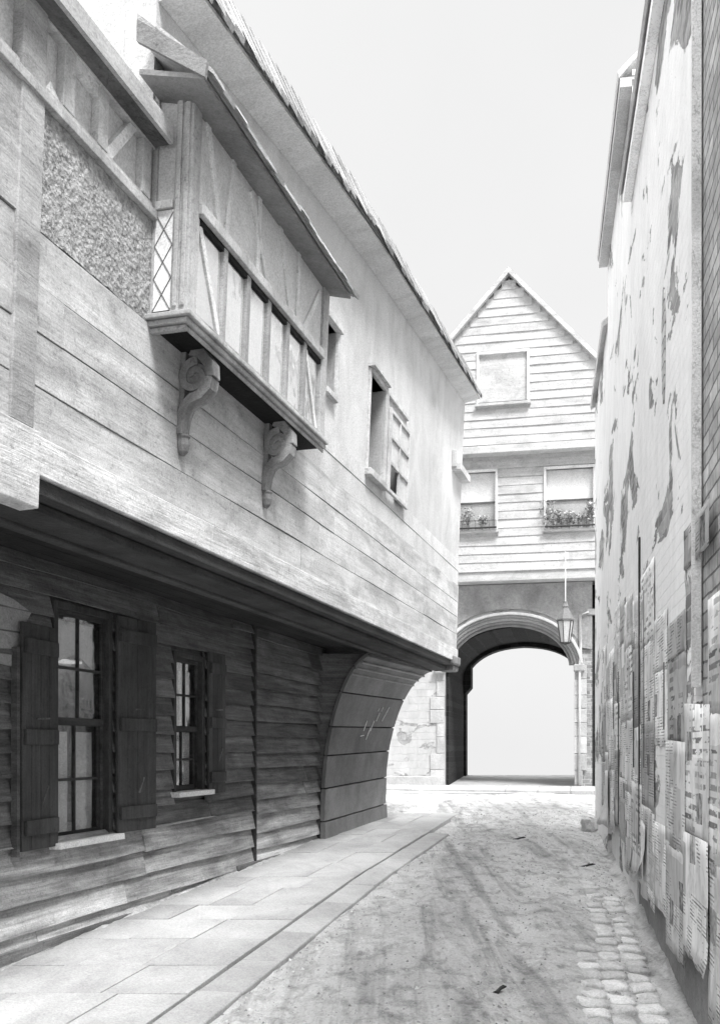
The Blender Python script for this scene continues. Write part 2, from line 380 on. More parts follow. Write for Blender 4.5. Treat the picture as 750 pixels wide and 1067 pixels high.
# ================================================================== LEFT TIMBER HOUSE
H=empty('timber_house',(-2.6,8,0)); tag(H,'long timber framed house with a boarded jettied upper storey leaning over the left pavement','house')
sA,sB=.6,UP.hs(473,690)                       # near and far ends of the wall
so0=UP.hs(152,345); so1=so0+2.55              # oriel on the wall
e1,e2,e3=[UP.hit(*p,.27) for p in ((505,415),(385,220),(275,65))]
def etop(s):
    pts=sorted([e1,e2,e3]); 
    for a,b in zip(pts,pts[1:]):
        if s<=b[0] or b is pts[-1]: return a[1]+(b[1]-a[1])*(s-a[0])/(b[0]-a[0])
ZL=UP.hit(157,115,.12)[1]; ZP=UP.hit(155,230)[1]; ZR=UP.hit(155,340)[1]
print('oriel s',so0,so1,'ZL',ZL,'ZP',ZP,'ZR',ZR,'eaves',e1,e2,e3,'sB',sB)
# openings
cw=(UP.hs(383,450),UP.hs(398,450),4.50,5.50)  # open light of the casement
cw2=(UP.hs(400,460)+.03,UP.hs(421,470),4.52,5.40)
nw=(UP.hs(337,380),UP.hs(349,380),UP.hit(345,412)[1],UP.hit(345,340)[1])
oh=(so0+.1,so1-.1,4.2,5.5)
m=MB(); wall_holes(m,UP,so0-.02,sB,2.95,6.2,-.2,0,[cw,cw2,nw,oh])
ss=fr_(so0-.02,sB,6)
for a,b in zip(ss,ss[1:]): m.sec(UP,a,b,[(-.2,6.2),(0,6.2),(0,etop(a)),(-.2,etop(a))],[(-.2,6.2),(0,6.2),(0,etop(b)),(-.2,etop(b))])
m.build('stucco_wall',M['stucco'],H)
m=MB(); m.box(UP,sA,so0-.02,2.95,ZL+.02,-.2,-.02); m.build('framed_wall',M['infill'],H)
m=MB()          # far end wall, back wall, flank above the low roof
m.sec(UP,sB-.2,sB-.002,[(-.2,2.95),(-.2,etop(sB)),(-3.0,10.2),(-5.6,etop(sB)),(-5.6,2.95)])
m.box(UP,sA,sB-.2,2.95,5.4,-5.6,-5.4); m.sec(UP,sA,sA+.2,[(-.2,2.95),(-.2,ZL),(-3,8),(-5.4,ZL),(-5.4,2.95)])
m.sec(UP,so0-.02,so0+.18,[(-.202,ZL-.3),(-.202,etop(so0)+.40),(-2.9,etop(so0)+3.45),(-5.7,etop(so0)+.0),(-5.4,ZL)])
m.build('end_wall',M['stucco'],H)
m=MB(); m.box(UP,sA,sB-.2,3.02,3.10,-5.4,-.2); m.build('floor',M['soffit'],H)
# long cladding boards on the lower part of the jettied storey
m=MB(); z=3.125
hs=[.235,.26,.225,.255]
for k,hh in enumerate(hs):
    z1=min(z+hh,ZR); s=sA
    while s<sB-.01:
        L=R.uniform(3.2,5.2); s1=min(s+L,sB+.004)
        if sB-s1<1: s1=sB+.004
        m.tone=R.uniform(.97,1.05)*(1.06 if s>8 else 1); m.board(UP,s+.0015,s1-.0015,z+.001,z1-.0045,.024+R.uniform(0,.004),.024,.018,.003); s=s1
    z=z1
m.build('cladding',M['plank'],H,bevel=.002)
# boards between the cladding and the casement, worn almost flush
m=MB()
for z0,z1 in ((ZR,ZR+.22),(ZR+.22,ZR+.40)):
    m.tone=R.uniform(.95,1.03); m.board(UP,so1+.1,sB-.0,z0+.003,z1-.003,.009,.005,.01,.002)
m.build('flush_board',M['stucco'],H)
m=MB()   # roughcast field
n=10; sx=fr_(UP.hs(33,250),so0-.005,24); zx=fr_(ZR+.004,ZP-.004,10)
rows=[[(s,z,.02+R.uniform(-.004,.004)) for z in zx] for s in sx]
m.fp(UP,[p for r in rows for p in r],[(i*11+k,i*11+k+1,(i+1)*11+k+1,(i+1)*11+k) for i in range(24) for k in range(10)])
m.box(UP,sx[0],sx[-1],ZR+.004,ZP-.004,-.03,.012)
m.build('roughcast_panel',M['roughcast'],H)
m=MB(); m.tone=.75; m.box(UP,sA,sx[0]-.16,ZR+.004,ZP,-.03,.03); m.box(UP,sx[0]-.16,sx[0]-.003,ZR+.004,ZP,-.03,.03); m.build('wall_panel',M['plank'],H)
m=MB(); m.tone=.8; m.box(UP,sA,so0-.01,ZP,ZP+.05,-.03,.055,j=.003); m.build('ledge',M['timber'],H,bevel=.004)
# framed strip under the low eave
m=MB()
m.box(UP,sA,so0-.02,ZL-.07,ZL+.02,-.02,.03)
m.box(UP,sA,so0-.02,ZP+.05,ZP+.10,-.02,.022)
for px in (103,150,66): s=UP.hs(px,150); m.box(UP,s-.05,s+.05,ZP+.1,ZL-.07,-.02,.026)
m.split('stud',M['timber'],H,bevel=.003)
m=MB()
for a,b in (((47,88),(70,138)),((104,168),(145,122)),((75,60),(103,100))): m.stud(UP,UP.hit(*a),UP.hit(*b),.06,-.02,.018)
m.split('brace',M['timber_pale'],H)
# near post
s0=UP.hs(8,300); s1=UP.hs(33,300)
m=MB(); m.tone=.72; m.box(UP,s0,s1,3.14,ZL+.02,-.02,.04,j=.004); m.build('corner_post',M['plank'],H,bevel=.006)
# jetty fascia, drop board, inner rail, soffit
m=MB(); s=sA
while s<sB:
    s1=min(s+R.uniform(2.6,4),sB+.03)
    if sB-s1<1: s1=sB+.03
    m.tone=R.uniform(.92,1.06); m.box(UP,s+.002,s1-.002,2.93,3.118,-.08,.05,j=.003); s=s1
m.build('jetty_beam',M['beam'],H,bevel=.006)
m=MB(); m.box(UP,sA,UP.hs(31,500),2.76,3.13,-.05,.058,j=.004); m.build('drop_board',M['beam'],H,bevel=.006)
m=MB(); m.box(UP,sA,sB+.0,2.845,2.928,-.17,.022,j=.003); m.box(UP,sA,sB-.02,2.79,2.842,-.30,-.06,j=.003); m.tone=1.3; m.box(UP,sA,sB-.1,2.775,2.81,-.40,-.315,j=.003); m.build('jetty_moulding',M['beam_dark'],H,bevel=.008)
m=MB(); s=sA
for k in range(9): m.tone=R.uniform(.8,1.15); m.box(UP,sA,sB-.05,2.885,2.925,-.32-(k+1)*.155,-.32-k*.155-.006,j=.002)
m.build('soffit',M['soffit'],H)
m=MB()
for k in range(20):
    s=1+k*.72
    if s<sB-2.9: m.box(UP,s,s+.11,2.79,2.884,-1.5,-.40,j=.004)
pass
# corner end of the beam (moulded boss at the far corner)
m=MB(); m.box(UP,sB-.42,sB+.10,2.865,3.0,-.1,.085,j=.004); m.box(UP,sB-.30,sB+.13,2.78,2.862,-.2,.05,j=.004); m.build('beam_end',M['bracket'],H,bevel=.025)
# main eave and roof
m=MB(); es=[so0-.0,so0+2,so0+4.5,so0+7,sB+.12]; lo=(0,0,0)
def rprof(s,w): z=etop(s)+w; return [(.24,z-.03),(.24,z+.05),(-2.9,z+3.6),(-2.9,z+3.5),(-.0,z+.30)]
m.loft(UP,[[(s,z,o) for o,z in rprof(s,0)] for s in es]); 
m.loft(UP,[[(s,z,o) for o,z in [(-2.9,etop(s)+3.6),(-2.9,etop(s)+3.5),(-5.8,etop(s)-.03),(-5.8,etop(s)+.1)]] for s in es]); 
m.build('roof',M['tile'],H)
m=MB(); s=so0
while s<sB+.1:      # ragged lower tile course
    w=R.uniform(.15,.18); z=etop(s)+R.uniform(-.012,.008); m.tone=R.uniform(.7,1.2)
    m.sec(UP,s,s+w-.006,[(.285+R.uniform(-.02,.02),z-.055),(.285,z-.02),(.1,z+.36),(.1,z+.33)]); s+=w
m.build('eaves_tiles',M['tile'],H)
m=MB(); m.loft(UP,[[(s,etop(s)+z,o) for o,z in [(.002,-.10),(.23,-.06),(.23,-.035),(.002,.02)]] for s in es[:-1]+[sB]]); m.build('eaves_soffit',M['infill'],H)
# low roof at the near end
m=MB(); m.sec(UP,sA,so0-.03,[(.12,ZL-.03),(.14,ZL+.03),(-2.9,ZL+2.6),(-2.9,ZL+2.5),(-.02,ZL+.06)]); m.sec(UP,sA,so0-.03,[(-2.9,ZL+2.6),(-2.9,ZL+2.5),(-5.6,ZL),(-5.6,ZL+.1)]); m.build('low_roof',M['tile'],H)
m=MB(); m.tone=.9; m.box(UP,sA,so0-.03,ZL-.06,ZL+.04,.123,.15,j=.003); m.build('bargeboard',M['plank'],H)
m=MB(); m.box(UP,sA,so0-.03,ZL-.06,ZL-.035,.03,.122); m.build('low_soffit',M['plank_dark'],H)

# ---- oriel
OD=.25; zb=4.12; zt=5.52; zh=UP.hit(268,298,OD)[1]
print('oriel head',zh)
OR=MB()          # its boarded apron and top, plus the floor
OR.box(UP,so0+.02,so1,zb-.02,zb+.03,0.001,OD)       # floor
OR.box(UP,so0+.02,so1,zh+.05,zt,OD-.06,OD-.01)     # plaster above the lights
OR.box(UP,so0+.02,so0+.07,zh+.05,zt,.001,OD-.06)
OR.box(UP,so1-.05,so1-.002,zb+.03,zt,.001,OD-.06)
OR=OR.build('oriel_window',M['infill'],H)
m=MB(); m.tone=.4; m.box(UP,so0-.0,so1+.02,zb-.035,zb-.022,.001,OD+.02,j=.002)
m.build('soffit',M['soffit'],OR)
m=MB()
for k,(dz,do) in enumerate(((0,.05),(.035,.03),(.07,.01))):
    z0=zb+.02-dz; m.tone=.8-.1*k
    m.box(UP,so0-do,so0+.03,z0-.03,z0,.001,OD+do); m.box(UP,so0+.032,so1+do*.5,z0-.03,z0,OD-.0,OD+do*.9+.004)
m.build('sill',M['timber'],OR,bevel=.006)
m=MB(); m.tone=.85
def vpost(a,b,z0,z1,o0,o1): m.box(UP,a,b,z0,z1,o0,o1,j=.002)
vpost(so0-.005,so0+.11,zb+.03,zt,OD-.10,OD+.012)          # front corner post
vpost(so0+.112,so0+.15,zb+.03,zh,OD-.05,OD+.0)
vpost(so0-.004,so0+.03,zb+.03,zt,.001,.035)
m.box(UP,so0-.018,so0-.006,zb+.06,zt-.1,OD-.085,OD-.055); m.box(UP,so0-.018,so0-.006,zb+.06,zt-.1,OD-.035,OD-.005)   # flutes on its flank
vpost(so1-.12,so1+.012,zb+.03,zt,OD-.10,OD+.012)
nb=6; mull=fr_(so0+.15,so1-.12,nb)
m.tone=.62
for q in mull[1:-1]: vpost(q-.032,q+.032,zb+.03,zh,OD-.07,OD+.006)
m.box(UP,so0+.11,so1-.12,zb+.03,zb+.075,OD-.07,OD+.004)
m.split('mullion',M['timber'],OR,bevel=.005)
m=MB(); m.tone=.95; m.box(UP,so0+.11,so1-.12,zh+.01,zh+.075,OD-.05,OD+.035,j=.002); m.box(UP,so0-.02,so0-.0,zh-.0,zh+.05,.035,OD-.1); m.build('head_rail',M['timber'],OR,bevel=.005)
m=MB(); m.tone=.3; m.box(UP,so0+.152,so1-.122,zh-.028,zh+.008,OD-.06,OD+.002); m.build('head_shadow_strip',M['beam_dark'],OR)  # dark strip painted in as the shade under the head rail
m=MB()
L=so1-so0
for a,b in (((.16,zt-.03),(.42,zh+.08)),((.62,zt-.1),(.52,zh+.08)),((.9,zt-.2),(1.25,zh+.08)),((1.45,zt-.15),(1.7,zh+.08)),((2.35,zt-.25),(2.0,zh+.08)),((1.05,zt-.03),(1.05,zh+.08)),((1.85,zt-.03),(1.85,zh+.08))):
    m.stud(UP,(so0+a[0],a[1]),(so0+b[0],b[1]),.055,OD-.011,OD+.004)
m.stud(UP,(so0+.17,zh-.03),(mull[1]-.04,zb+.08),.05,OD-.034,OD-.006)
m.stud(UP,(mull[-2]+.05,zh-.03),(so1-.15,zb+.08),.05,OD-.034,OD-.006)
m.split('brace',M['timber_pale'],OR)
for i in range(nb):          # lights: glass and the white blinds drawn behind
    a,b=mull[i]+.033,mull[i+1]-.033
    m=MB(); m.tone=1.15 if 0<i<nb-1 else .95; m.box(UP,a,b,zb+.076,zh-.032,OD-.026,OD-.022); bl=m.build('blind',M['white'],OR)
    m=MB(); m.fp(UP,[(a,zb+.076,OD-.016),(b,zb+.076,OD-.016),(b,zh-.032,OD-.016),(a,zh-.032,OD-.016)],[(0,1,2,3)]); m.build('pane',M['glass'],OR)
m=MB(); m.tone=1.2; m.box(UP,so0+.002,so0+.006,zb+.05,zh,.036,OD-.1); m.build('blind',M['white'],OR)

m=MB()      # diamond lattice on the side light
w=OD-.136; dz=.19
z=zb+.05
while z<zh-.02:
    for (oa,ob) in ((.036,.036+w),(.036+w,.036)):
        za,zc=z,min(z+dz,zh); 
        m.tube([UP.P(so0+.0,za,oa),UP.P(so0+.0,zc,oa+(ob-oa)*(zc-za)/dz)],.0035,6)
    z+=dz
m.build('lattice',M['lead'],OR)
# oriel roof
m=MB(); ez=(UP.hit(365,292,OD+.2)[1]+UP.hit(205,75,OD+.2)[1])/2; print('ez',ez,UP.hit(365,292,OD+.2),UP.hit(205,75,OD+.2))
q0,q1=so0-.24,so1+.10
m.sec(UP,q0,q1,[(OD+.19,ez+.0),(OD+.20,ez+.03),(.0,ez+.42),(.0,ez+.32)])
s=q0
while s<q1-.05:
    w=R.uniform(.15,.18); m.tone=R.uniform(.75,1.15); z=ez+R.uniform(-.01,.01); m.sec(UP,s,s+w-.005,[(OD+.23+R.uniform(-.012,.012),z-.015),(OD+.23,z+.012),(.12,z+.33),(.12,z+.29)]); s+=w
m.build('roof',M['tile'],OR)
m=MB(); m.tone=1.2; m.sec(UP,q0,q1-.05,[(OD+.18,ez-.03),(OD+.18,ez-.004),(.03,ez+.10),(.03,ez+.07)]); m.build('eaves_soffit',M['cove'],OR)
m=MB(); m.sec(UP,q0-.03,q0-.001,[(OD+.20,ez-.04),(OD+.21,ez+.05),(.02,ez+.36),(.02,ez+.24)]); m.build('bargeboard',M['cove'],OR)
# scroll brackets
def console(s,parent):
    m=MB(); w=.058; c=(.135,zb-.20)          # (o,z) of the volute's eye
    def ext(path,ws,half):
        rows=[]
        for i,(o,z) in enumerate(path):
            a=path[max(i-1,0)]; b=path[min(i+1,len(path)-1)]; dx,dz=b[0]-a[0],b[1]-a[1]; L=math.hypot(dx,dz) or 1
            nx,nz=-dz/L*ws[i],dx/L*ws[i]; rows.append([(s-half,z+nz,o+nx),(s+half,z+nz,o+nx),(s+half,z-nz,o-nx),(s-half,z-nz,o-nx)])
        m.loft(UP,rows)
    sp=[]; N=34
    for i in range(N):       # volute from its eye outwards, then sweeping down the wall as the tail
        t=i/(N-1); a=math.pi*(1.0)+t*math.pi*2.55; r=.022+.078*t
        sp.append((c[0]+r*math.cos(-a),c[1]+r*math.sin(-a)))
    last=sp[-1]
    spw=[.012+.016*i/(N-1) for i in range(N)]
    ext(sp,spw,w)
    m.fp(UP,[(s-w*.72,c[1]+.085*math.sin(a*math.pi/10),c[0]+.085*math.cos(a*math.pi/10)) for a in range(20)]+[(s+w*.72,c[1]+.085*math.sin(a*math.pi/10),c[0]+.085*math.cos(a*math.pi/10)) for a in range(20)],
        [tuple(range(20))]+[tuple(range(39,19,-1))]+[(k,(k+1)%20,20+(k+1)%20,20+k) for k in range(20)])
    tail=[(.225,zb-.21),(.215,zb-.27),(.17,zb-.315),(.11,zb-.335),(.07,zb-.37),(.048,zb-.43),(.04,zb-.50),(.042,zb-.55)]
    ext(tail,[.030,.032,.032,.03,.028,.026,.022,.018],w)
    ext([(.10,zb-.03),(.17,zb-.06),(.225,zb-.13),(.235,zb-.21)],[.035,.034,.032,.028],w*.9)
    ext([(.03,zb-.03),(.03,zb-.3),(.02,zb-.5)],[.03,.03,.02],w*.6)
    # carved drop at the foot
    P=UP.P(s,zb-.60,.045); m.lathe(P,[(.012,-.075),(.034,-.05),(.045,-.01),(.04,.03),(.05,.045),(.03,.06)],12)
    return m.build('scroll_bracket',M['bracket'],parent,bevel=.004)
c1s=UP.hs(190,455,.04); c2s=UP.hs(277,515,.04); print('consoles',c1s,c2s)
console(c1s,OR); console(c2s,OR)

# ---- casement window: one light standing empty, the other with its old sash
m=MB()
a,b,z0,z1=cw[0],cw2[1],4.50,5.46
m.box(UP,a-.05,a,z0-.03,z1+.08,-.16,.025); m.box(UP,a,b+.05,cw[3],cw[3]+.05,-.16,.035)
m.box(UP,cw[1],cw2[0],z0,cw[3],-.16,.035); m.box(UP,b,b+.04,z0,5.42,-.1,.02)
CS=m.build('casement_window',M['timber'],H,bevel=.004)
m=MB(); m.box(UP,a-.08,cw[1]+.10,z0-.07,z0,-.1,.075,j=.002); m.build('sill',M['timber'],CS,bevel=.006)
m=MB(); m.box(UP,a-.07,cw[1]+.06,cw[3]+.05,cw[3]+.08,-.0,.075); m.build('drip_board',M['timber'],CS)
m=MB(); sa,sb=cw2[0],cw2[1]+.02; za,zc=4.44,5.36
m.box(UP,sa,sa+.05,za,zc,.036,.07); m.box(UP,sb-.04,sb,za,zc,.036,.07)
for z in (za,za+.31,za+.60,zc-.045): m.box(UP,sa+.05,sb-.04,z,z+.04,.037,.069)
mid=(sa+sb)/2; m.box(UP,mid-.016,mid+.016,za,zc,.04,.066); SH=m.build('sash',M['timber'],CS,bevel=.003)
m=MB()
for i,z in enumerate((za+.04,za+.35,za+.64)):
    zz=(za+.31,za+.60,zc-.045)[i]
    for j,(p,q) in enumerate(((sa+.05,mid-.016),(mid+.016,sb-.04))):
        if i==0 and j==0: continue           # the missing quarry
        m.tone=.8; m.box(UP,p,q,z,zz,.045,.048)
m.build('panes',M['newsback'],CS)  # pale sky reflection painted into the panes as opaque colour
# narrow window behind the oriel
m=MB(); m.box(UP,nw[0],nw[1],nw[2]-.05,nw[2],-.1,.05); m.box(UP,nw[1],nw[1]+.05,nw[2],nw[3],-.12,.03); m.box(UP,nw[0]-.05,nw[1]+.06,nw[3],nw[3]+.05,-.1,.06)
NW=m.build('narrow_window',M['timber'],H,bevel=.004)
m=MB(); m.box(UP,nw[0],nw[1],nw[2],nw[3],-.1,-.095); m.build('blind',M['cloth'],NW)
# small shelf bracket at the far corner
m=MB(); z=UP.hit(478,495)[1]; a=UP.hs(471,485); m.box(UP,a,sB+.03,z-.06,z+.04,.0,.13,j=.003); m.box(UP,a-.03,a+.05,z-.02,z+.22,.0,.07,j=.003); m.build('corner_shelf',M['timber'],H,bevel=.005)

# ---- lower storey
w1=(LO.hs(57,750),LO.hs(110,750),.95,2.58); w2=(LO.hs(181,760),LO.hs(208,760),1.22,2.40)
bs=LO.hs(262,800); cs=LO.hs(338,800)
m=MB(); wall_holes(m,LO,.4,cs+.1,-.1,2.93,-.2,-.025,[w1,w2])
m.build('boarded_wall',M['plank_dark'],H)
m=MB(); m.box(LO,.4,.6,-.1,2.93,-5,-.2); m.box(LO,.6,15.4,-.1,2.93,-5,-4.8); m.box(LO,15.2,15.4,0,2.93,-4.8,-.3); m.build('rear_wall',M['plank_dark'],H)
for z in (0,): pass
def course(m,s0,s1,zs,holes,ob=.018,tone=(.85,1.15),br=lambda z:1):
    for z0,z1 in zip(zs,zs[1:]):
        segs=[(s0,s1)]
        for h in holes:
            if z1>h[2]-.05 and z0<h[3]+.05:
                n=[]
                for a,b in segs:
                    if h[0]-.06>a: n.append((a,min(b,h[0]-.06)))
                    if h[1]+.06<b: n.append((max(a,h[1]+.06),b))
                segs=[q for q in n if q[1]-q[0]>.05]
        for a,b in segs:
            while a<b-.01:
                c=min(a+R.uniform(1.6,3.6),b)
                if b-c<.5: c=b
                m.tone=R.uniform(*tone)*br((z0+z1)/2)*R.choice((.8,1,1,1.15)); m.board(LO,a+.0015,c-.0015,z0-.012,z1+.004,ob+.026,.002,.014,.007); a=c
def zsteps(a,b,h0,h1):
    z=[a]
    while z[-1]<b: z.append(z[-1]+R.uniform(h0,h1))
    z[-1]=b; return z
skylit_base=lambda z: 1.0+2.3*max(0,min(1,(1.35-z)/.8))       # sky light on the bottom boards painted in as a paler tone
m=MB(); course(m,.5,bs-.01,zsteps(.0,.98,.17,.2),[],.022,(.9,1.15),skylit_base)
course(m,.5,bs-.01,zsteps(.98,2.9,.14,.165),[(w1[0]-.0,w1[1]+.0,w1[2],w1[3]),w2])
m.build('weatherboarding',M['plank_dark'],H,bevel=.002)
m=MB(); course(m,bs+.01,cs+.02,zsteps(.2,2.9,.15,.19),[],.04,(.95,1.3),skylit_base); m.build('weatherboarding',M['plank_dark'],H,bevel=.002)
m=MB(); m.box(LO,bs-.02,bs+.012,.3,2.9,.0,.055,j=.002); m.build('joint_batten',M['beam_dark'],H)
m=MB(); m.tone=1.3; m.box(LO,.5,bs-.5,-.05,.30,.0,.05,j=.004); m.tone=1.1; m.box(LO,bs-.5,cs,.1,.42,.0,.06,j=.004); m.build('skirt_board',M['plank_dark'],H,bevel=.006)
m=MB(); m.tone=1.6; a=LO.hs(-20,660); b=LO.hs(28,660); m.prism(LO,[(a,2.15),(b-.12,2.12),(b-.02,2.25),(b-.1,2.38),(b,2.5),(b-.2,2.56),(a,2.6)],.0,.035); m.build('patch_board',M['cove'],H)
def sash_window(w,name,cur_top,split):
    m=MB(); a,b,z0,z1=w
    m.box(LO,a-.055,a,z0,z1+.05,-.12,.03); m.box(LO,b,b+.055,z0,z1+.05,-.12,.03); m.box(LO,a,b,z1,z1+.05,-.12,.03)
    W=m.build(name,M['shutter'],H,bevel=.004)
    m=MB(); m.tone=1; m.box(LO,a-.10,b+.10,z0-.045,z0-.0,-.1,.11,j=.002); m.build('sill',M['white'],W,bevel=.005)
    for k,(p,q,o) in enumerate(((z0,split,-.075),(split-.03,z1,-.045))):
        m=MB(); m.box(LO,a,a+.035,p,q,o,o+.028); m.box(LO,b-.035,b,p,q,o,o+.028); m.box(LO,a+.035,b-.035,p,p+.05,o,o+.028); m.box(LO,a+.035,b-.035,q-.035,q,o,o+.028)
        c=(a+b)/2; m.box(LO,c-.01,c+.01,p+.05,q-.035,o+.002,o+.024); zc=(p+q)/2; m.box(LO,a+.035,b-.035,zc-.01,zc+.01,o+.003,o+.023)
        SS=m.build('sash',M['beam_dark'],W,bevel=.002)
        m=MB(); m.box(LO,a+.035,b-.035,p+.05,q-.035,o+.011,o+.014); m.build('pane',M['glass'],SS)
    m=MB(); n=60; rows=[]
    for i in range(n+1):
        t=i/n; s=a+.02+(b-a-.04)*t; gap=abs(t-.5)<.03
        o=-.100+.018*math.sin(t*36)+.006*math.sin(t*97+1)
        rows.append((s,o))
    for g0,g1 in ((0,28),(32,n)):
        pts=[];fs=[]
        for i in range(g0,g1+1):
            s,o=rows[i]; pts+=[(s,z0+.02,o),(s+.004,(z0+cur_top)/2,o*.97),(s,cur_top,o)]
        for i in range(g1-g0):
            for k in range(2): fs.append((i*3+k,i*3+3+k,i*3+4+k,i*3+1+k))
        m.fp(LO,pts,fs)
    m.build('curtain',M['cloth'],W,smooth=True)
    return W
W1=sash_window(w1,'sash_window',1.72,1.80)
m=MB(); m.tone=.75; a,b=w1[0]+.02,w1[1]-.04; m.prism(LO,[(a,2.16),(a,2.52),(b,2.52),(b,2.2),((a+b)/2+.1,2.3),((a+b)/2-.1,2.24)],-.095,-.09); m.build('curtain',M['cloth'],W1)
W2=sash_window(w2,'narrow_sash_window',2.3,1.78)
def shutter(s0,s1,o0,o1,z0,z1,parent,hinge):
    m=MB(); n=4
    f=lambda s:o0+(o1-o0)*(s-s0)/(s1-s0)
    for k in range(n):
        a=s0+(s1-s0)*k/n; b=s0+(s1-s0)*(k+1)/n-.004; m.tone=R.uniform(.8,1.3)
        m.hexa(LO,[(a,z0,f(a)),(b,z0,f(b)),(b,z1,f(b)),(a,z1,f(a)),(a,z0,f(a)+.022),(b,z0,f(b)+.022),(b,z1,f(b)+.022),(a,z1,f(a)+.022)])
    sh=m.build('shutter',M['shutter'],parent,bevel=.003)
    m=MB()
    for z in (z0+.1,(z0+z1)/2-.05,z1-.2):
        m.hexa(LO,[(s0+.02,z,f(s0+.02)+.023),(s1-.02,z,f(s1-.02)+.023),(s1-.02,z+.1,f(s1-.02)+.023),(s0+.02,z+.1,f(s0+.02)+.023),(s0+.02,z,f(s0+.02)+.042),(s1-.02,z,f(s1-.02)+.042),(s1-.02,z+.1,f(s1-.02)+.042),(s0+.02,z+.1,f(s0+.02)+.042)])
    m.split('ledge_batten',M['shutter'],sh,bevel=.003)
    m=MB(); h=(s0+s1)/2; m.tube([LO.P(h-.03,z0+.30,f(h)+.05),LO.P(h+.03,z0+.42,f(h)+.06)],.007,6); m.tube([LO.P(h-.06,(z0+z1)/2+.12,f(h)+.03),LO.P(h+.05,(z0+z1)/2+.125,f(h)+.055)],.006,6)
    m.split('catch',M['plank_dark'],sh)
shutter(w1[0]-.50,w1[0]-.06,.06,.045,.93,2.42,W1,0)
shutter(w1[1]+.06,w1[1]+.60,.05,.10,.95,2.62,W1,1)
m=MB(); m.tone=1.8; s=w1[0]-.53; m.box(LO,s-.02,s+.012,.9,2.25,.03,.075,j=.003); m.build('stop_batten',M['beam_dark'],W1)
shutter(w2[1]+.06,w2[1]+.42,.045,.06,1.18,2.5,W2,1)

# ---- coved corner
Bb=[Vector((-.47,12.6)),Vector((.36,15.1))]; Tt=[Vector((.22,12.85)),Vector((1.22,15.42))]
def cove(u,v,e=0):
    g=0 if v<.22 else 1-math.sqrt(max(0,1-((v-.22)/.79)**2)); g=g*.96+.04*v
    B=Bb[0].lerp(Bb[1],u); T=Tt[0].lerp(Tt[1],u); p=B.lerp(T,g); z0=gz(B.y)-.06; z=z0+(2.80-z0)*v
    nx=Vector((.96,-.28)); p=p+nx*e*(1-g); return Vector((p.x,p.y,z-e*g))
m=MB(); seams=[0,.13,.30,.47,.62,.80,.93,1.0]; NU=12
for k,(v0,v1) in enumerate(zip(seams,seams[1:])):
    m.tone=R.uniform(.85,1.15)*(1.15 if k<2 else 1); nv=5; e=.02+R.uniform(0,.010)+(.02 if k==0 else 0); pts=[];locs=[]
    for i in range(NU+1):
        for j in range(nv+1):
            v=v0+.004+(v1-v0-.008)*j/nv; u=i/NU; w=mn.noise(Vector((u*6,v*9,k)))*.012
            pts.append(cove(u,v,e+w)); locs.append((u*2.7,v*2.6,k))
    n1=len(pts)
    for i in range(NU+1):
        for j in range(nv+1):
            v=v0+.004+(v1-v0-.008)*j/nv; pts.append(cove(i/NU,v,-.03)); locs.append((i/NU*2.7,v*2.6,k+.3))
    fs=[]; q=nv+1
    for i in range(NU):
        for j in range(nv):
            a=i*q+j; fs.append((a,a+q,a+q+1,a+1)); b=a+n1; fs.append((b,b+1,b+q+1,b+q))
        for j in (0,nv): a=i*q+j; fs.append((a,a+q,a+q+n1,a+n1))
    for i in (0,NU):
        for j in range(nv): a=i*q+j; fs.append((a,a+1,a+1+n1,a+n1))
    m.add(pts,locs,fs)
CV=m.build('coved_corner',M['cove'],H)
m=MB(); pts=[cove(i/12,j/24,-.034) for i in range(13) for j in range(25)]
m.add(pts,[(p.y,p.z,0) for p in pts],[(i*25+j,(i+1)*25+j,(i+1)*25+j+1,i*25+j+1) for i in range(12) for j in range(24)]); m.build('cove_backing',M['beam_dark'],H)
m=MB()
for u in (0.012,.985):       # solid sides of the cove
    pts=[];fs=[]; N=24
    for i in range(N+1):
        v=i/N; p=cove(u,v,0); B=Bb[0].lerp(Bb[1],u)-Vector((.3,-.09)); pts+=[p,Vector((B.x,B.y,p.z))]
    for i in range(N): fs.append((2*i,2*i+1,2*i+3,2*i+2))
    m.add(pts,[(p.x,p.z,p.y) for p in pts],fs)
m.split('cove_side',M['plank_dark'],H)
m=MB(); 
for k in range(3): # stepped mouldings under the beam
    v=.93+.03*k
    m.tone=1.4+.2*k; pts=[cove(i/12,.90+.035*k,.03+.012*k) for i in range(13)]; 
    m.tube(pts,.014,8)
m.build('cove_moulding',M['cove'],H)
m=MB()
for (u0,v0,u1,v1) in ((.45,.60,.47,.66),(.52,.55,.55,.62),(.56,.60,.585,.66),(.62,.66,.64,.71),(.72,.66,.77,.75),(.66,.72,.665,.745),(.6,.72,.61,.735),(.42,.57,.47,.575)):
    p0=cove(u0,v0,.044); p1=cove(u1,v1,.044); m.tube([p0,(p0+p1)/2,p1],.006,5)
m.split('chalk_mark',M['chalk'],CV)

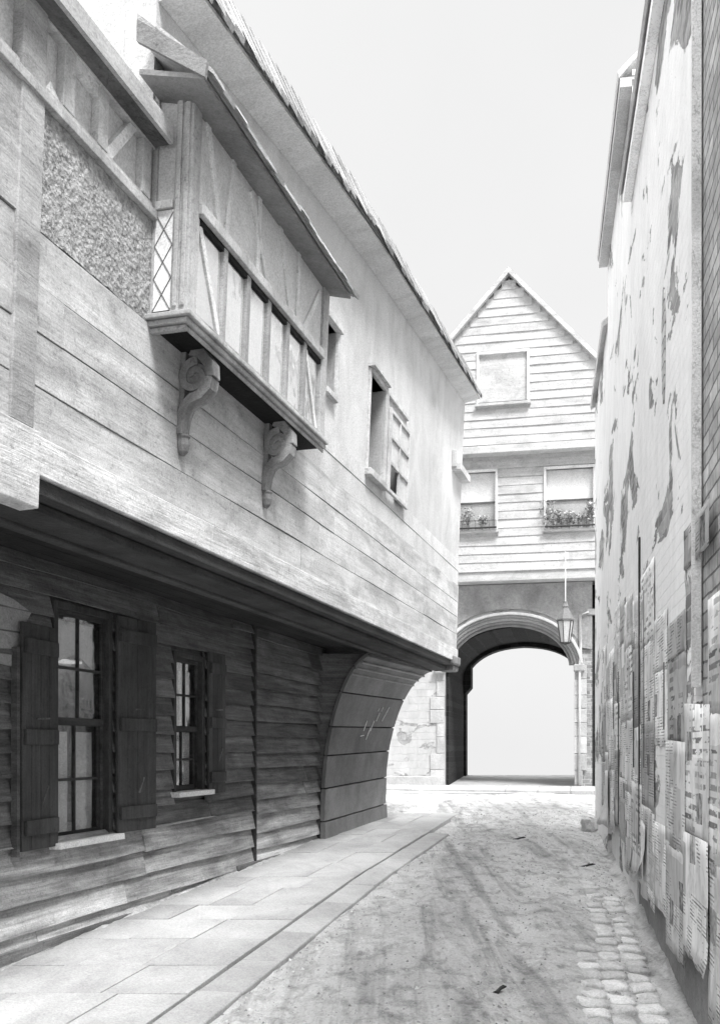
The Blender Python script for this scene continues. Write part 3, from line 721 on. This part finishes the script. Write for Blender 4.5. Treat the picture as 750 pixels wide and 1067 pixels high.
# ================================================================== GATEHOUSE
G=empty('gatehouse',(3,21,.8)); tag(G,'white clapboard gabled gatehouse with a dark stone archway closing the end of the lane','gatehouse')
OW=2.65; SPR=3.30; RISE=.93
def arch(r,n=28,spr=SPR,w=OW,rise=RISE,x0=0):
    """four-centred arch, left to right, r = distance outside the clear opening"""
    pts=[]; c=w/2; h=w/2+r
    for i in range(n+1):
        t=-1+2*i/n; a=abs(t)
        x=x0+c+h*math.sin(t*math.pi/2)
        q=min(abs(x-x0-c)/h,1.0); y=(1-q**2.5)**(1/1.7)*(1-.0*q); y=y*.93+.07*(1-q)
        pts.append((x,spr+(rise+r)*y))
    return pts
zb0=.5
def archwall(m,s0,s1,ztop,r,o0,o1,**k):
    A=arch(r,**k); m.prism(GA,[(s0,zb0),(A[0][0],zb0)]+A+[(A[-1][0],zb0),(s1,zb0),(s1,ztop),(s0,ztop)],o0,o1)
m=MB(); archwall(m,-3.6,2.72,4.98,.0,-.22,0); 
GW=m.build('stone_front',M['gatestone'],G)
m=MB(); A=arch(.24); m.prism(GA,[(-1.2,SPR+.02)]+[p for p in A if p[1]>SPR+.3]+[(3.0,SPR+.3),(3.0,4.975),(-1.2,4.975)],.004,.03); m.build('spandrel',M['spandrel'],G)
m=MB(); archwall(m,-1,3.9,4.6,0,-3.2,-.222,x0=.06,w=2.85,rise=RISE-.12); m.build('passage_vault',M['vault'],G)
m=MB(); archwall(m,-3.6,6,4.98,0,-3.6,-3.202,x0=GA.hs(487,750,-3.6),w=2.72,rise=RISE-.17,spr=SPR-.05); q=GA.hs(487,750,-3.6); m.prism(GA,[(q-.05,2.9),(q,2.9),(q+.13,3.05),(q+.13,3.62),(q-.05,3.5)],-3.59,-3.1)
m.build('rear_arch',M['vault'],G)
m=MB(); m.tone=1.25; m.ring(GA,arch(.11),arch(.17),0.002,.10); HM=m.build('hood_mould',M['stoneblock'],G,bevel=.015)
m=MB(); m.tone=.75; m.ring(GA,arch(.06),arch(.105),0.001,.045); m.ring(GA,arch(.01),arch(.055),0.001,.02); m.build('arch_order',M['stoneblock'],G,bevel=.012)
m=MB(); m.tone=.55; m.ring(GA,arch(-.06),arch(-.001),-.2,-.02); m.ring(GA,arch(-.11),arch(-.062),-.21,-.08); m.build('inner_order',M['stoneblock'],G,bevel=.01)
m=MB(); m.tone=.9; m.box(GA,OW-.02,OW+.2,SPR-.14,SPR-.0,-.1,.12); m.box(GA,-.2,.02,SPR-.14,SPR-.0,-.1,.12); m.split('impost',M['stoneblock'],G,bevel=.02)
m=MB()      # dressed jamb stones, long and short
z=zb0
while z<SPR-.05:
    h=R.uniform(.26,.36); w=R.choice((.16,.3)); m.tone=R.uniform(.95,1.2); h=min(h,SPR-z)
    m.box(GA,-w,-.0,z,z+h-.008,.001,.03,j=.003); m.tone=R.uniform(.95,1.2); m.box(GA,OW,OW+R.choice((.16,.24)),z,z+h-.008,.001,.03,j=.003); z+=h
m.split('jamb_stone',M['stoneblock'],G,bevel=.01)
m=MB(); m.tone=1.05; m.box(GA,-3.5,-.02,.6,1.02,.002,.14,j=.004); m.build('plinth',M['stoneblock'],G,bevel=.02)
m=MB(); m.box(GA,2.722,3.0,.5,4.3,-.25,-.02); m.box(GA,3.15,6,.5,4.98,-.4,-.1); m.build('brick_pier',M['gatebrick'],G)
m=MB(); m.tone=.8; m.box(GA,3.0,3.15,.5,4.98,-.6,-.45); m.box(GA,3.02,3.04,.5,4.3,-.12,-.06); m.box(GA,3.01,3.15,1.9,1.94,-.2,-.05); m.build('dark_gap',M['beam_dark'],G)  # dark back painted in for the shaded gap, with pole and bar
m=MB(); m.box(GA,2.9,3.4,4.30,4.42,-.1,.06); m.build('lintel',M['stoneblock'],G,bevel=.01)
m=MB(); m.tone=1.0; m.tube([GA.P(2.75,.8,.07),GA.P(2.75,3.2,.07),GA.P(2.77,3.5,.07),GA.P(2.77,4.3,.07),GA.P(2.93,4.36,.07)],.026,10); m.build('drainpipe',M['white'],G,smooth=True)
# clapboard storeys
O1,O2=.35,.55; zs1=5.02; zs2=7.56; gs0,gs1=-1.9,4.75
ap=GA.hit(530,287,O2); print('apex',ap)
wl=(GA.hs(476,530,O1),GA.hs(516,530,O1),GA.hit(500,553,O1)[1],GA.hit(500,492,O1)[1])
wr=(GA.hs(569,530,O1),GA.hs(618,530,O1),GA.hit(590,551,O1)[1],GA.hit(590,488,O1)[1])
wu=(GA.hs(499,400,O2),GA.hs(549,400,O2),GA.hit(525,420,O2)[1],GA.hit(525,368,O2)[1])
print('gate windows',wl,wr,wu)
m=MB(); wall_holes(m,GA,gs0,gs1,zs1,zs2,O1-.2,O1-.025,[wl,wr]); m.box(GA,gs0,gs0+.15,zs1,zs2,-3.6,O1-.2); m.box(GA,gs1-.15,gs1,zs1,zs2,-3.6,O1-.2); m.box(GA,gs0+.15,gs1-.15,zs1,zs2,-3.6,-3.4); m.box(GA,gs0+.15,gs1-.15,zs1,zs1+.1,-3.4,O1-.2)
m.build('first_storey',M['clap'],G)
m=MB(); hw=(ap[1]-zs2)/1.09
m.prism(GA,[(gs0,zs2),(gs1,zs2),(gs1,zs2+.25),(ap[0],ap[1]-.05),(gs0,zs2+.25)],-3.4,O2-.025); m.build('gable_wall',M['clap'],G)
m=MB()
def gb(s0,s1,z0,z1,o,holes):
    segs=[(s0,s1)]
    for h in holes:
        if z1>h[2]-.03 and z0<h[3]+.03:
            n=[]
            for a,b in segs:
                if h[0]-.05>a: n.append((a,min(b,h[0]-.05)))
                if h[1]+.05<b: n.append((max(a,h[1]+.05),b))
            segs=[q for q in n if q[1]-q[0]>.04]
    for a,b in segs:
        while a<b-.01:
            c=min(a+R.uniform(1.8,3.2),b); c=b if b-c<.5 else c
            m.tone=R.uniform(.93,1.04); m.board(GA,a+.001,c-.001,z0-.012,z1+.003,o+.002,o-.014,.014,.003); a=c
z=zs1+.2
while z<zs2-.05:
    gb(gs0,gs1,z,min(z+.172,zs2),O1,[wl,wr]); z+=.172
z=zs2+.16
while z<ap[1]-.25:
    half=lambda q:(ap[1]-q)/1.09
    a=max(gs0,ap[0]-half(z+.1)); b=min(gs1,ap[0]+half(z+.1)); gb(a,b,z,z+.172,O2,[wu]); z+=.172
m.build('clapboards',M['clap'],G)
m=MB(); m.box(GA,gs0-.02,gs1+.02,zs1-.03,zs1+.15,-.0+.0,O1+.05,j=.003); m.box(GA,gs0-.02,gs1+.02,zs1+.153,zs1+.19,.1,O1+.08,j=.002)
m.box(GA,gs0-.02,gs1+.02,zs2-.03,zs2+.12,.1,O2+.05,j=.003); m.build('fascia',M['clap'],G,bevel=.008)
m=MB()
for sgn in (-1,1):
    e=(ap[0]+sgn*(hw+.25),zs2-.25); d=(e[0]-ap[0],e[1]-ap[1]); 
    m.prism(GA,[(ap[0],ap[1]+.02),(ap[0],ap[1]+.14),(e[0],e[1]+.12),(e[0],e[1])],-3.8,O2+.10)
m.build('roof',M['clap'],G)
def gwin(w,o,name,split=True):
    a,b,z0,z1=w; m=MB()
    for q in ((a-.05,a,z0,z1),(b,b+.05,z0,z1)): m.box(GA,*q,o-.14,o+.03)
    m.box(GA,a-.05,b+.05,z1,z1+.05,o-.14,o+.035)
    W=m.build(name,M['white'],G,bevel=.004)
    m=MB(); m.box(GA,a-.07,b+.07,z0-.05,z0,o-.1,o+.09); m.build('sill',M['clap'],W)
    zc=z0+(z1-z0)*.5
    m=MB(); m.box(GA,a,b,(zc if split else z0),z1,o-.09,o-.085); m.build('blind',M['white'],W)
    m=MB(); m.tone=1.1; m.box(GA,a,b,z0,zc-.025,o-.085,o-.08); 
    if split:
        m.build('glass_reflection',M['white'],W)  # pale sheet standing in for the reflection in the lower glass
        m=MB(); m.tone=2.5; m.box(GA,a,b,zc-.028,zc,o-.08,o-.05); m.build('meeting_rail',M['iron'],W)
        m=MB(); m.box(GA,a,b,z0,zc-.03,o-.075,o-.072); m.build('pane',M['glass'],W)
        m=MB(); m.tube([GA.P(a-.03,z0+.035,o+.115),GA.P(b+.03,z0+.035,o+.115)],.02,8); m.tube([GA.P(a-.03,z0+.18,o+.115),GA.P(b+.03,z0+.18,o+.115)],.006,6)
        n=6
        for i in range(n+1): s=a-.03+(b-a+.06)*i/n; m.tube([GA.P(s,z0-.01,o+.115),GA.P(s,z0+.18,o+.115)],.005,6)
        m.build('guard_rail',M['iron'],W)
    else:
        m=MB(); m.tone=3; m.box(GA,a-.02,b+.02,z0-.0,z0+.03,o-.05,o+.04); m.build('bottom_rail',M['iron'],W)
    return W
tag(gwin(wl,O1,'sash_window'),'left hand sash window with two potted plants'); tag(gwin(wr,O1,'sash_window'),'right hand sash window with a row of potted plants'); gwin(wu,O2,'gable_window',False)
# potted plants on the sills
def plant(s,o,z,h,r,nl,label):
    h*=1.35; r*=1.3; nl=int(nl*1.3)
    root=empty('potted_plant',GA.P(s,z,o)); tag(root,label,'potted plant','potted plants on the gatehouse window sills')
    c=GA.P(s,z,o); m=MB(); m.lathe(c,[(.03,0),(.045,.085),(.05,.085),(.05,.10),(.038,.10)],14); m.build('pot',M['pot'],root,smooth=False)
    m=MB()
    for k in range(5): a=k*1.3; m.tube([c+Vector((0,0,.08)),c+Vector((r*.3*math.cos(a),r*.3*math.sin(a),.1+h*.4)),c+Vector((r*.6*math.cos(a),r*.5*math.sin(a),.1+h*.8))],.004,5)
    m.split('stem',M['leaf'],root)
    m=MB()
    for k in range(nl):
        a=R.uniform(0,6.28); q=R.random()**.5; t=R.random(); p=c+Vector((r*q*math.cos(a)*(1.1-.5*abs(t-.5)),r*q*math.sin(a)*.8,.11+h*t))
        L=R.uniform(.03,.06); u=Vector((R.gauss(0,1),R.gauss(0,1),R.gauss(0,.7))).normalized(); w=u.cross(Vector((R.gauss(0,1),R.gauss(0,1),R.gauss(0,1)))).normalized()
        m.tone=R.uniform(.8,3.2) if R.random()>.15 else 3.4
        m.add([p,p+u*L*.5+w*L*.35,p+u*L,p+u*L*.5-w*L*.35],[p]*4,[(0,1,2,3)])
    m.build('foliage',M['leaf'],root)
zl,zr_=wl[2]+.003,wr[2]+.003; o=O1+.03
plant(GA.hs(487,540,o),o,zl,.26,.11,120,'tall bushy potted plant on the left gatehouse window sill, nearest the timber house')
plant(GA.hs(503,540,o),o,zl,.13,.09,90,'low potted plant on the right half of the left gatehouse window sill')
plant(GA.hs(571,540,o),o,zr_,.34,.13,130,'leggy pale potted plant at the left end of the right gatehouse window sill')
plant(GA.hs(582,540,o),o,zr_,.2,.1,110,'loose potted plant second from the left on the right gatehouse window sill')
plant(GA.hs(594,540,o),o,zr_,.16,.08,150,'round dark potted plant in the middle of the right gatehouse window sill')
plant(GA.hs(605,540,o),o,zr_,.12,.07,60,'smallest potted plant on the right gatehouse window sill')
plant(GA.hs(615,540,o),o,zr_,.32,.08,110,'upright potted plant at the right end of the right gatehouse window sill')
# hanging lantern
ls=GA.hs(589,650,.62); LP=lambda z:GA.P(ls,z,.62)
LA=empty('hanging_lantern',LP(3.7)); tag(LA,'glazed gas lantern hanging on a thin rod in front of the archway','lantern')
zt_=GA.hit(589,627,.62)[1]; zbm=GA.hit(589,672,.62)[1]; ztop=GA.hit(588,575,.62)[1]
m=MB(); m.tube([LP(zt_),LP(ztop)],.011,8); m.tube([GA.P(ls,ztop-.01,O1-.01),GA.P(ls,ztop,.5),LP(ztop+.0),LP(ztop-.03)],.012,8); m.build('rod',M['newsback'],LA)
hgt=zt_-zbm
m=MB(); c=LP(zbm); m.lathe(c,[(.045,hgt-.0),(.045,hgt-.04),(.07,hgt-.1),(.05,hgt-.13),(.055,hgt-.2)],10); m.lathe(c,[(.17,hgt*.56),(.165,hgt*.6),(.06,hgt*.86),(.03,hgt*.88)],6); m.build('cap',M['cove'],LA)
m=MB()
for k in range(6):
    a=2*math.pi*k/6; d=Vector((math.cos(a),math.sin(a),0)); m.tube([c+d*.095+Vector((0,0,.03)),c+d*.16+Vector((0,0,hgt*.57))],.009,6)
for r,z in ((.095,.03),(.16,hgt*.56)): m.lathe(c,[(r+.008,z),(r+.008,z+.02),(r-.02,z+.02)],6)
m.lathe(c,[(.02,-.0),(.05,.015),(.10,.03)],6); m.build('cage',M['iron'],LA)
m=MB(); m.tone=.7; m.lathe(c,[(.085,.045),(.148,hgt*.55)],6); m.build('glazing',M['white'],LA)

# ================================================================== RIGHT SIDE HOUSES
B1=empty('plastered_house',(2.4,6,0)); tag(B1,'tall limewashed brick house on the right with flaking plaster and pasted newspapers','house')
B2=empty('plastered_house',(3.2,11,0)); tag(B2,'paler plastered house on the right beyond the first eave, next to the gatehouse','house')
L_=math.hypot(.181,1)
sE=8.45*L_; sM=11.6*L_; sF=14.42*L_; sBr=RI.hs(725,300)
print('right',sBr,sE)
m=MB(); zz=-.2
m.box(RI,sBr,sE,1.0,6.34,-.2,.0); m.build('plaster_wall',M['limewash'],B1)
m=MB(); m.box(RI,-.5,sBr-.002,1.0,6.34,-.2,-.03); m.build('bare_brick',M['brick'],B1)
m=MB(); m.tone=1.0; m.box(RI,sBr-.035,sBr+.0,1.9,6.34,-.02,.022,j=.003); m.build('edge_board',M['timber_pale'],B1)
m=MB(); m.tone=1.5; m.box(RI,-.5,sE,-.2,1.0,-.2,-.055); m.build('base_wall',M['cove'],B1)
m=MB(); m.box(RI,-.5,-.3,-.2,6.3,-5,-.2); m.box(RI,-.3,sE,-.2,6.3,-5,-4.8); m.box(RI,sE-.2,sE-.01,-.2,6.3,-4.8,-.2); m.build('rear_wall',M['limewash'],B1)
m=MB(); m.sec(RI,-.5,sE+.1,[(.09,6.30),(.10,6.36),(-2.6,8.9),(-2.6,8.8),(-.0,6.38)]); m.sec(RI,-.5,sE+.1,[(-2.6,8.9),(-2.6,8.8),(-5.2,6.3),(-5.2,6.4)]); m.build('roof',M['tile'],B1)
m=MB(); m.tone=1.7; m.box(RI,-.5,sE+.06,6.22,6.30,.002,.07); m.build('eaves_board',M['infill'],B1)
m=MB(); m.tone=1; m.box(RI,sE,sM,.9,7.3,-.2,.0); m.box(RI,sE,sM,-.2,.9,-.2,-.04); m.box(RI,sM,sF,-.2,6.5,-.2,.0); m.build('plaster_wall',M['limewash'],B2)
m=MB(); m.box(RI,sE+.01,sE+.2,-.2,7.25,-5,-.2); m.box(RI,sE+.2,sF,-.2,6.4,-5,-4.8); m.box(RI,sM-.2,sM,6,7.25,-4.8,-.2); m.box(RI,sF-.2,sF,-.2,6.4,-4.8,-.2); m.build('rear_wall',M['limewash'],B2)
m=MB(); m.sec(RI,sE,sM+.06,[(.11,7.24),(.12,7.3),(-2.6,9.9),(-2.6,9.8),(-.0,7.36)]); m.sec(RI,sE,sM,[(-2.6,9.9),(-2.6,9.8),(-5.2,7.2),(-5.2,7.3)])
m.sec(RI,sM+.0,sF+.05,[(.06,6.46),(.07,6.52),(-2.6,8.7),(-2.6,8.6),(-.0,6.5)]); m.sec(RI,sM,sF,[(-2.6,8.7),(-2.6,8.6),(-5.2,6.3),(-5.2,6.4)]); m.build('roof',M['stucco'],B2)
m=MB(); m.box(RI,sE,sM+.03,7.16,7.24,.002,.10); m.build('eaves_board',M['stucco'],B2)
# vertical slits / boards and a downpipe
def slit(px,y0,y1,w,parent,mat='beam_dark',o=.012,name='wall_batten',tone=1.):
    s=RI.hs(px,700); za=RI.hit(px,y1)[1]; zc=RI.hit(px,y0)[1]; m=MB(); m.tone=tone; m.box(RI,s-w/2,s+w/2,za,zc,.001,o,j=.002); return m.build(name,M[mat],parent,bevel=.002)
slit(667,560,880,.05,B1,o=.014,name='wall_batten'); slit(661,700,800,.04,B2); slit(672,615,800,.035,B1); slit(645,700,860,.09,B2,tone=1.5); slit(640,690,760,.14,B2,'plinth'); slit(693,690,760,.02,B1,tone=2)
# pale render bands peeling off in strips
def patch(px0,px1,y0,y1,mat,tone,parent,name='plaster_patch'):
    s0=RI.hs(px1,500); s1=RI.hs(px0,500); za=RI.hit((px0+px1)/2,y1)[1]; zc=RI.hit((px0+px1)/2,y0)[1]
    n=14; L=[];Rr=[]
    for i in range(n+1):
        z=za+(zc-za)*i/n; t=math.sin(math.pi*i/n)**.5 if 0<i<n else .15
        L.append(((s0+s1)/2-(s1-s0)/2*t*R.uniform(.6,1.1),z)); Rr.append(((s0+s1)/2+(s1-s0)/2*t*R.uniform(.6,1.1),z))
    m=MB(); m.tone=tone; m.prism(RI,L+Rr[::-1],.001,.008); return m.build(name,M[mat],parent)
for a in ((690,694,300,420),): patch(*a,'brick',R.uniform(.9,1.3),B1 if a[0]>650 else B2,'exposed_brick')

# newspapers pasted in overlapping rows on the right wall
def paper_mesh(s0,s1,z0,z1,o,mat,label,tilt=0,curl=None,group='newspaper sheets pasted on the right wall',tone=1.):
    root_s=(s0+s1)/2; n,mm=6,8; m=MB(); m.tone=tone; pts=[];locs=[]; lu,lv=R.uniform(0,40),R.uniform(0,40)
    for i in range(n+1):
        for j in range(mm+1):
            u,v=i/n,j/mm; s=s0+(s1-s0)*u; z=z0+(z1-z0)*v
            s+=(z-(z0+z1)/2)*tilt; z-=(s-root_s)*tilt
            oo=o+abs(mn.noise(Vector((s*5,z*5,o*99))))*.004
            if j==0: z+=R.uniform(-.012,.014)
            if curl and v<curl[0]:
                q=(curl[0]-v)/curl[0]; w=(u if curl[2]>0 else 1-u); oo+=curl[1]*q*q*w; z+=.25*curl[1]*q*w
                s+=-.3*curl[1]*q*q*w*curl[2]
            pts.append(RI.P(s,z,oo)); locs.append((lu-(s-s0),lv+(z-z0),0))
    q=mm+1; fs=[(i*q+j,(i+1)*q+j,(i+1)*q+j+1,i*q+j+1) for i in range(n) for j in range(mm)]
    m.add(pts,locs,fs); ob=m.build('newspaper_sheet',M[mat],smooth=True)
    md=ob.modifiers.new('thick','SOLIDIFY'); md.thickness=.0012; md.offset=1
    tag(ob,label,'newspaper',group); return ob
common='weathered newspaper sheet pasted flat among the many overlapping ones on the right wall'
idx=0
s=4.0
while s<12.6:
    w=R.uniform(.6,1.0); zlow=.04*(s-2)+R.uniform(.22,.45); z=zlow; top=2.3+.05*(s-4)+R.uniform(-.3,.35)
    if s>9: zlow=z=zlow+.1
    first=True
    while z<top:
        h=R.uniform(.5,.8)
        if R.random()>.07 or first:
            idx+=1; curl=None
            if first and R.random()<.25: curl=(.25,R.uniform(.01,.03),R.choice((-1,1)))
            paper_mesh(s,s+w,z,min(z+h,top+.15),.003+.0007*(idx%9)+(.006 if curl else 0),'news' if R.random()<.68 else 'bill',common,R.gauss(0,.015),curl,tone=R.uniform(.95,1.25) if R.random()<.75 else R.uniform(.6,.85))
        first=False; z+=h*.94
    s+=w*.93
print('papers',idx)
# the torn sheet hanging away from the wall
s=RI.hs(672,930)
f=paper_mesh(s-.2,s+.1,.62,1.06,.022,'newsback','torn white sheet curling away from the foot of the right wall',-.06,(.7,.10,-1),tone=1.15)
s=RI.hs(633,890); paper_mesh(s-.5,s,.72,1.35,.03,'newsback','pale peeling sheet at the low far end of the pasted newspapers',.03,(.6,.10,1),tone=1.0)
s=RI.hs(733,1010); 

# gutter setts on the right
def sett(x,y,w,l,z,first=None):
    m=MB(); m.tone=R.uniform(.75,1.25); n=14; rings=[]
    for (f,h) in ((1.0,-.06),(1.0,.006),(.93,.018),(.5,.022)):
        ring=[]
        for k in range(n):
            a=2*math.pi*k/n; ca,sa=math.cos(a),math.sin(a); e=.32
            px=w/2*math.copysign(abs(ca)**e,ca); py=l/2*math.copysign(abs(sa)**e,sa)
            ring.append((px*f,py*f,h))
        rings.append(ring)
    off=R.uniform(0,50); pts=[]
    for ring in rings:
        for p in ring:
            q=mn.noise_vector(Vector((p[0]*11+off,p[1]*11,p[2]*9)))*.028; pts.append((x+p[0]+q.x,y+p[1]+q.y,z+p[2]+q.z*.6))
    fs=[]
    for i in range(3):
        for k in range(n): a=i*n+k;b=i*n+(k+1)%n; fs.append((a,b,b+n,a+n))
    fs.append(tuple(3*n+k for k in range(n)))
    m.add(pts,[(p[0]+off,p[1],p[2]) for p in pts],fs); ob=m.build('gutter_cobble',M['cobble'],smooth=True)
    return tag(ob,'worn pale cobble set in the double row along the foot of the right wall','cobble','cobbles in the right gutter')
for col in range(3):
    y=4.6+col*.07
    while y<(9.6,8.8,6.9)[col]:
        l=R.uniform(.16,.25); w=R.uniform(.12,.16); wall=.753+.181*y; x=wall-(.29,.13,.44)[col]+.0+R.uniform(-.012,.012)
        sett(x,y+l/2,w,l-.012,rz(x,y)+.0); y+=l+R.uniform(0,.03)+(.2 if R.random()<.08 else 0)
# guard stone at the far end of the wall
x,y=ground_at(611,866); m=MB(); pts=[]; n=16
for i,(f,h) in enumerate(((1,-.05),(1.02,.05),(.85,.14),(.55,.21),(.2,.25))):
    for k in range(n):
        a=2*math.pi*k/n; q=mn.noise(Vector((math.cos(a)*2.5,math.sin(a)*2.5,h*12)))*.07; pts.append((x+.10+(.15*f+q)*math.cos(a)-h*.3,y+(.12*f+q)*math.sin(a),gz(y)+h*.75))
m.add(pts,pts,[(i*n+k,i*n+(k+1)%n,(i+1)*n+(k+1)%n,(i+1)*n+k) for i in range(4) for k in range(n)]+[tuple(4*n+k for k in range(n))])
tag(m.build('guard_stone',M['cobble']),'rounded pale guard stone leaning at the far foot of the right wall','stone')
m=MB(); cx,cy=x+.33,y-.3
m.tube([(cx-.2+.4*t,cy+.05*math.sin(5*t),gz(cy)+.04+.17*math.sin(math.pi*t)) for t in [i/8 for i in range(9)]],.022,8)
tag(m.build('iron_hoop',M['iron'],smooth=True),'short bent dark hoop rising from the ground beside the pale guard stone','iron hoop')

# ------------------------------------------------------------------ give every root its base position
bpy.context.view_layer.update()
from mathutils import Matrix
for r in [o for o in COL.objects if '_base' in o.keys()]:
    b=Vector(r['_base']); r.location=b; del r['_base']
    for c in [o for o in COL.objects if o.parent is r]: c.matrix_parent_inverse=Matrix.Translation(-b)
for o in [o for o in COL.objects if o.type=='MESH' and o.parent is None and o.get('kind') is None]:
    vs=o.data.vertices; c=Vector((sum(v.co.x for v in vs)/len(vs),sum(v.co.y for v in vs)/len(vs),min(v.co.z for v in vs)))
    o.data.transform(Matrix.Translation(-c)); o.location=c

# ================================================================== LIGHT, WORLD, CAMERA
EL,AZ=math.radians(58),math.radians(152)     # azimuth measured clockwise from +Y: behind the camera, to its right
w=bpy.data.worlds.new('World'); S.world=w; w.use_nodes=True; t=w.node_tree; t.nodes.clear()
out=t.nodes.new('ShaderNodeOutputWorld'); bg=t.nodes.new('ShaderNodeBackground'); sky=t.nodes.new('ShaderNodeTexSky'); sky.sky_type='NISHITA'; sky.sun_disc=False
sky.sun_elevation=EL; sky.sun_rotation=AZ; sky.air_density=1; sky.dust_density=3
bw=t.nodes.new('ShaderNodeRGBToBW'); t.links.new(sky.outputs[0],bw.inputs[0])
tc=t.nodes.new('ShaderNodeTexCoord'); sx=t.nodes.new('ShaderNodeSeparateXYZ'); t.links.new(tc.outputs['Generated'],sx.inputs[0])
def mth(op,a,b,cl=False):
    n=t.nodes.new('ShaderNodeMath'); n.operation=op; n.use_clamp=cl
    for i,v in enumerate((a,b)):
        if isinstance(v,(int,float)): n.inputs[i].default_value=v
        else: t.links.new(v,n.inputs[i])
    return n.outputs[0]
el=mth('MAXIMUM',sx.outputs[2],0.0)
cloud=mth('ADD',2.85,mth('MULTIPLY',mth('MAXIMUM',mth('SUBTRACT',el,.60),0.0),46.0))      # overcast: bright overhead
nz=t.nodes.new('ShaderNodeTexNoise'); nz.inputs['Scale'].default_value=2.2; nz.inputs['Detail'].default_value=5; t.links.new(tc.outputs['Generated'],nz.inputs[0])
cloud=mth('MULTIPLY',cloud,mth('ADD',.91,mth('MULTIPLY',nz.outputs[0],.22)))
val=mth('ADD',mth('MULTIPLY',cloud,.9),mth('MULTIPLY',mth('MINIMUM',bw.outputs[0],6.0),.05))
cc=t.nodes.new('ShaderNodeCombineColor')
for i in range(3): t.links.new(val,cc.inputs[i])
t.links.new(cc.outputs[0],bg.inputs[0]); bg.inputs[1].default_value=.085; t.links.new(bg.outputs[0],out.inputs[0])
sl=bpy.data.lights.new('sun','SUN'); sl.energy=1.5; sl.angle=math.radians(15); sl.color=(1,1,1); so=bpy.data.objects.new('sun',sl); COL.objects.link(so)
dv=Vector((math.sin(AZ)*math.cos(EL),math.cos(AZ)*math.cos(EL),math.sin(EL))); so.rotation_euler=dv.to_track_quat('Z','Y').to_euler(); so.location=(0,0,20)
cam=bpy.data.cameras.new('camera'); co=bpy.data.objects.new('camera',cam); COL.objects.link(co); co.location=(0,0,HC); co.rotation_euler=(math.radians(90),0,0)
cam.sensor_fit='HORIZONTAL'; cam.sensor_width=36; cam.lens=36*F/750; cam.shift_y=(HY-533.5)/750; cam.clip_start=.05; cam.clip_end=1500
S.camera=co
vs=S.view_settings; vs.view_transform='Standard'; vs.look='None'; vs.exposure=1.95; vs.gamma=1; vs.use_curve_mapping=False
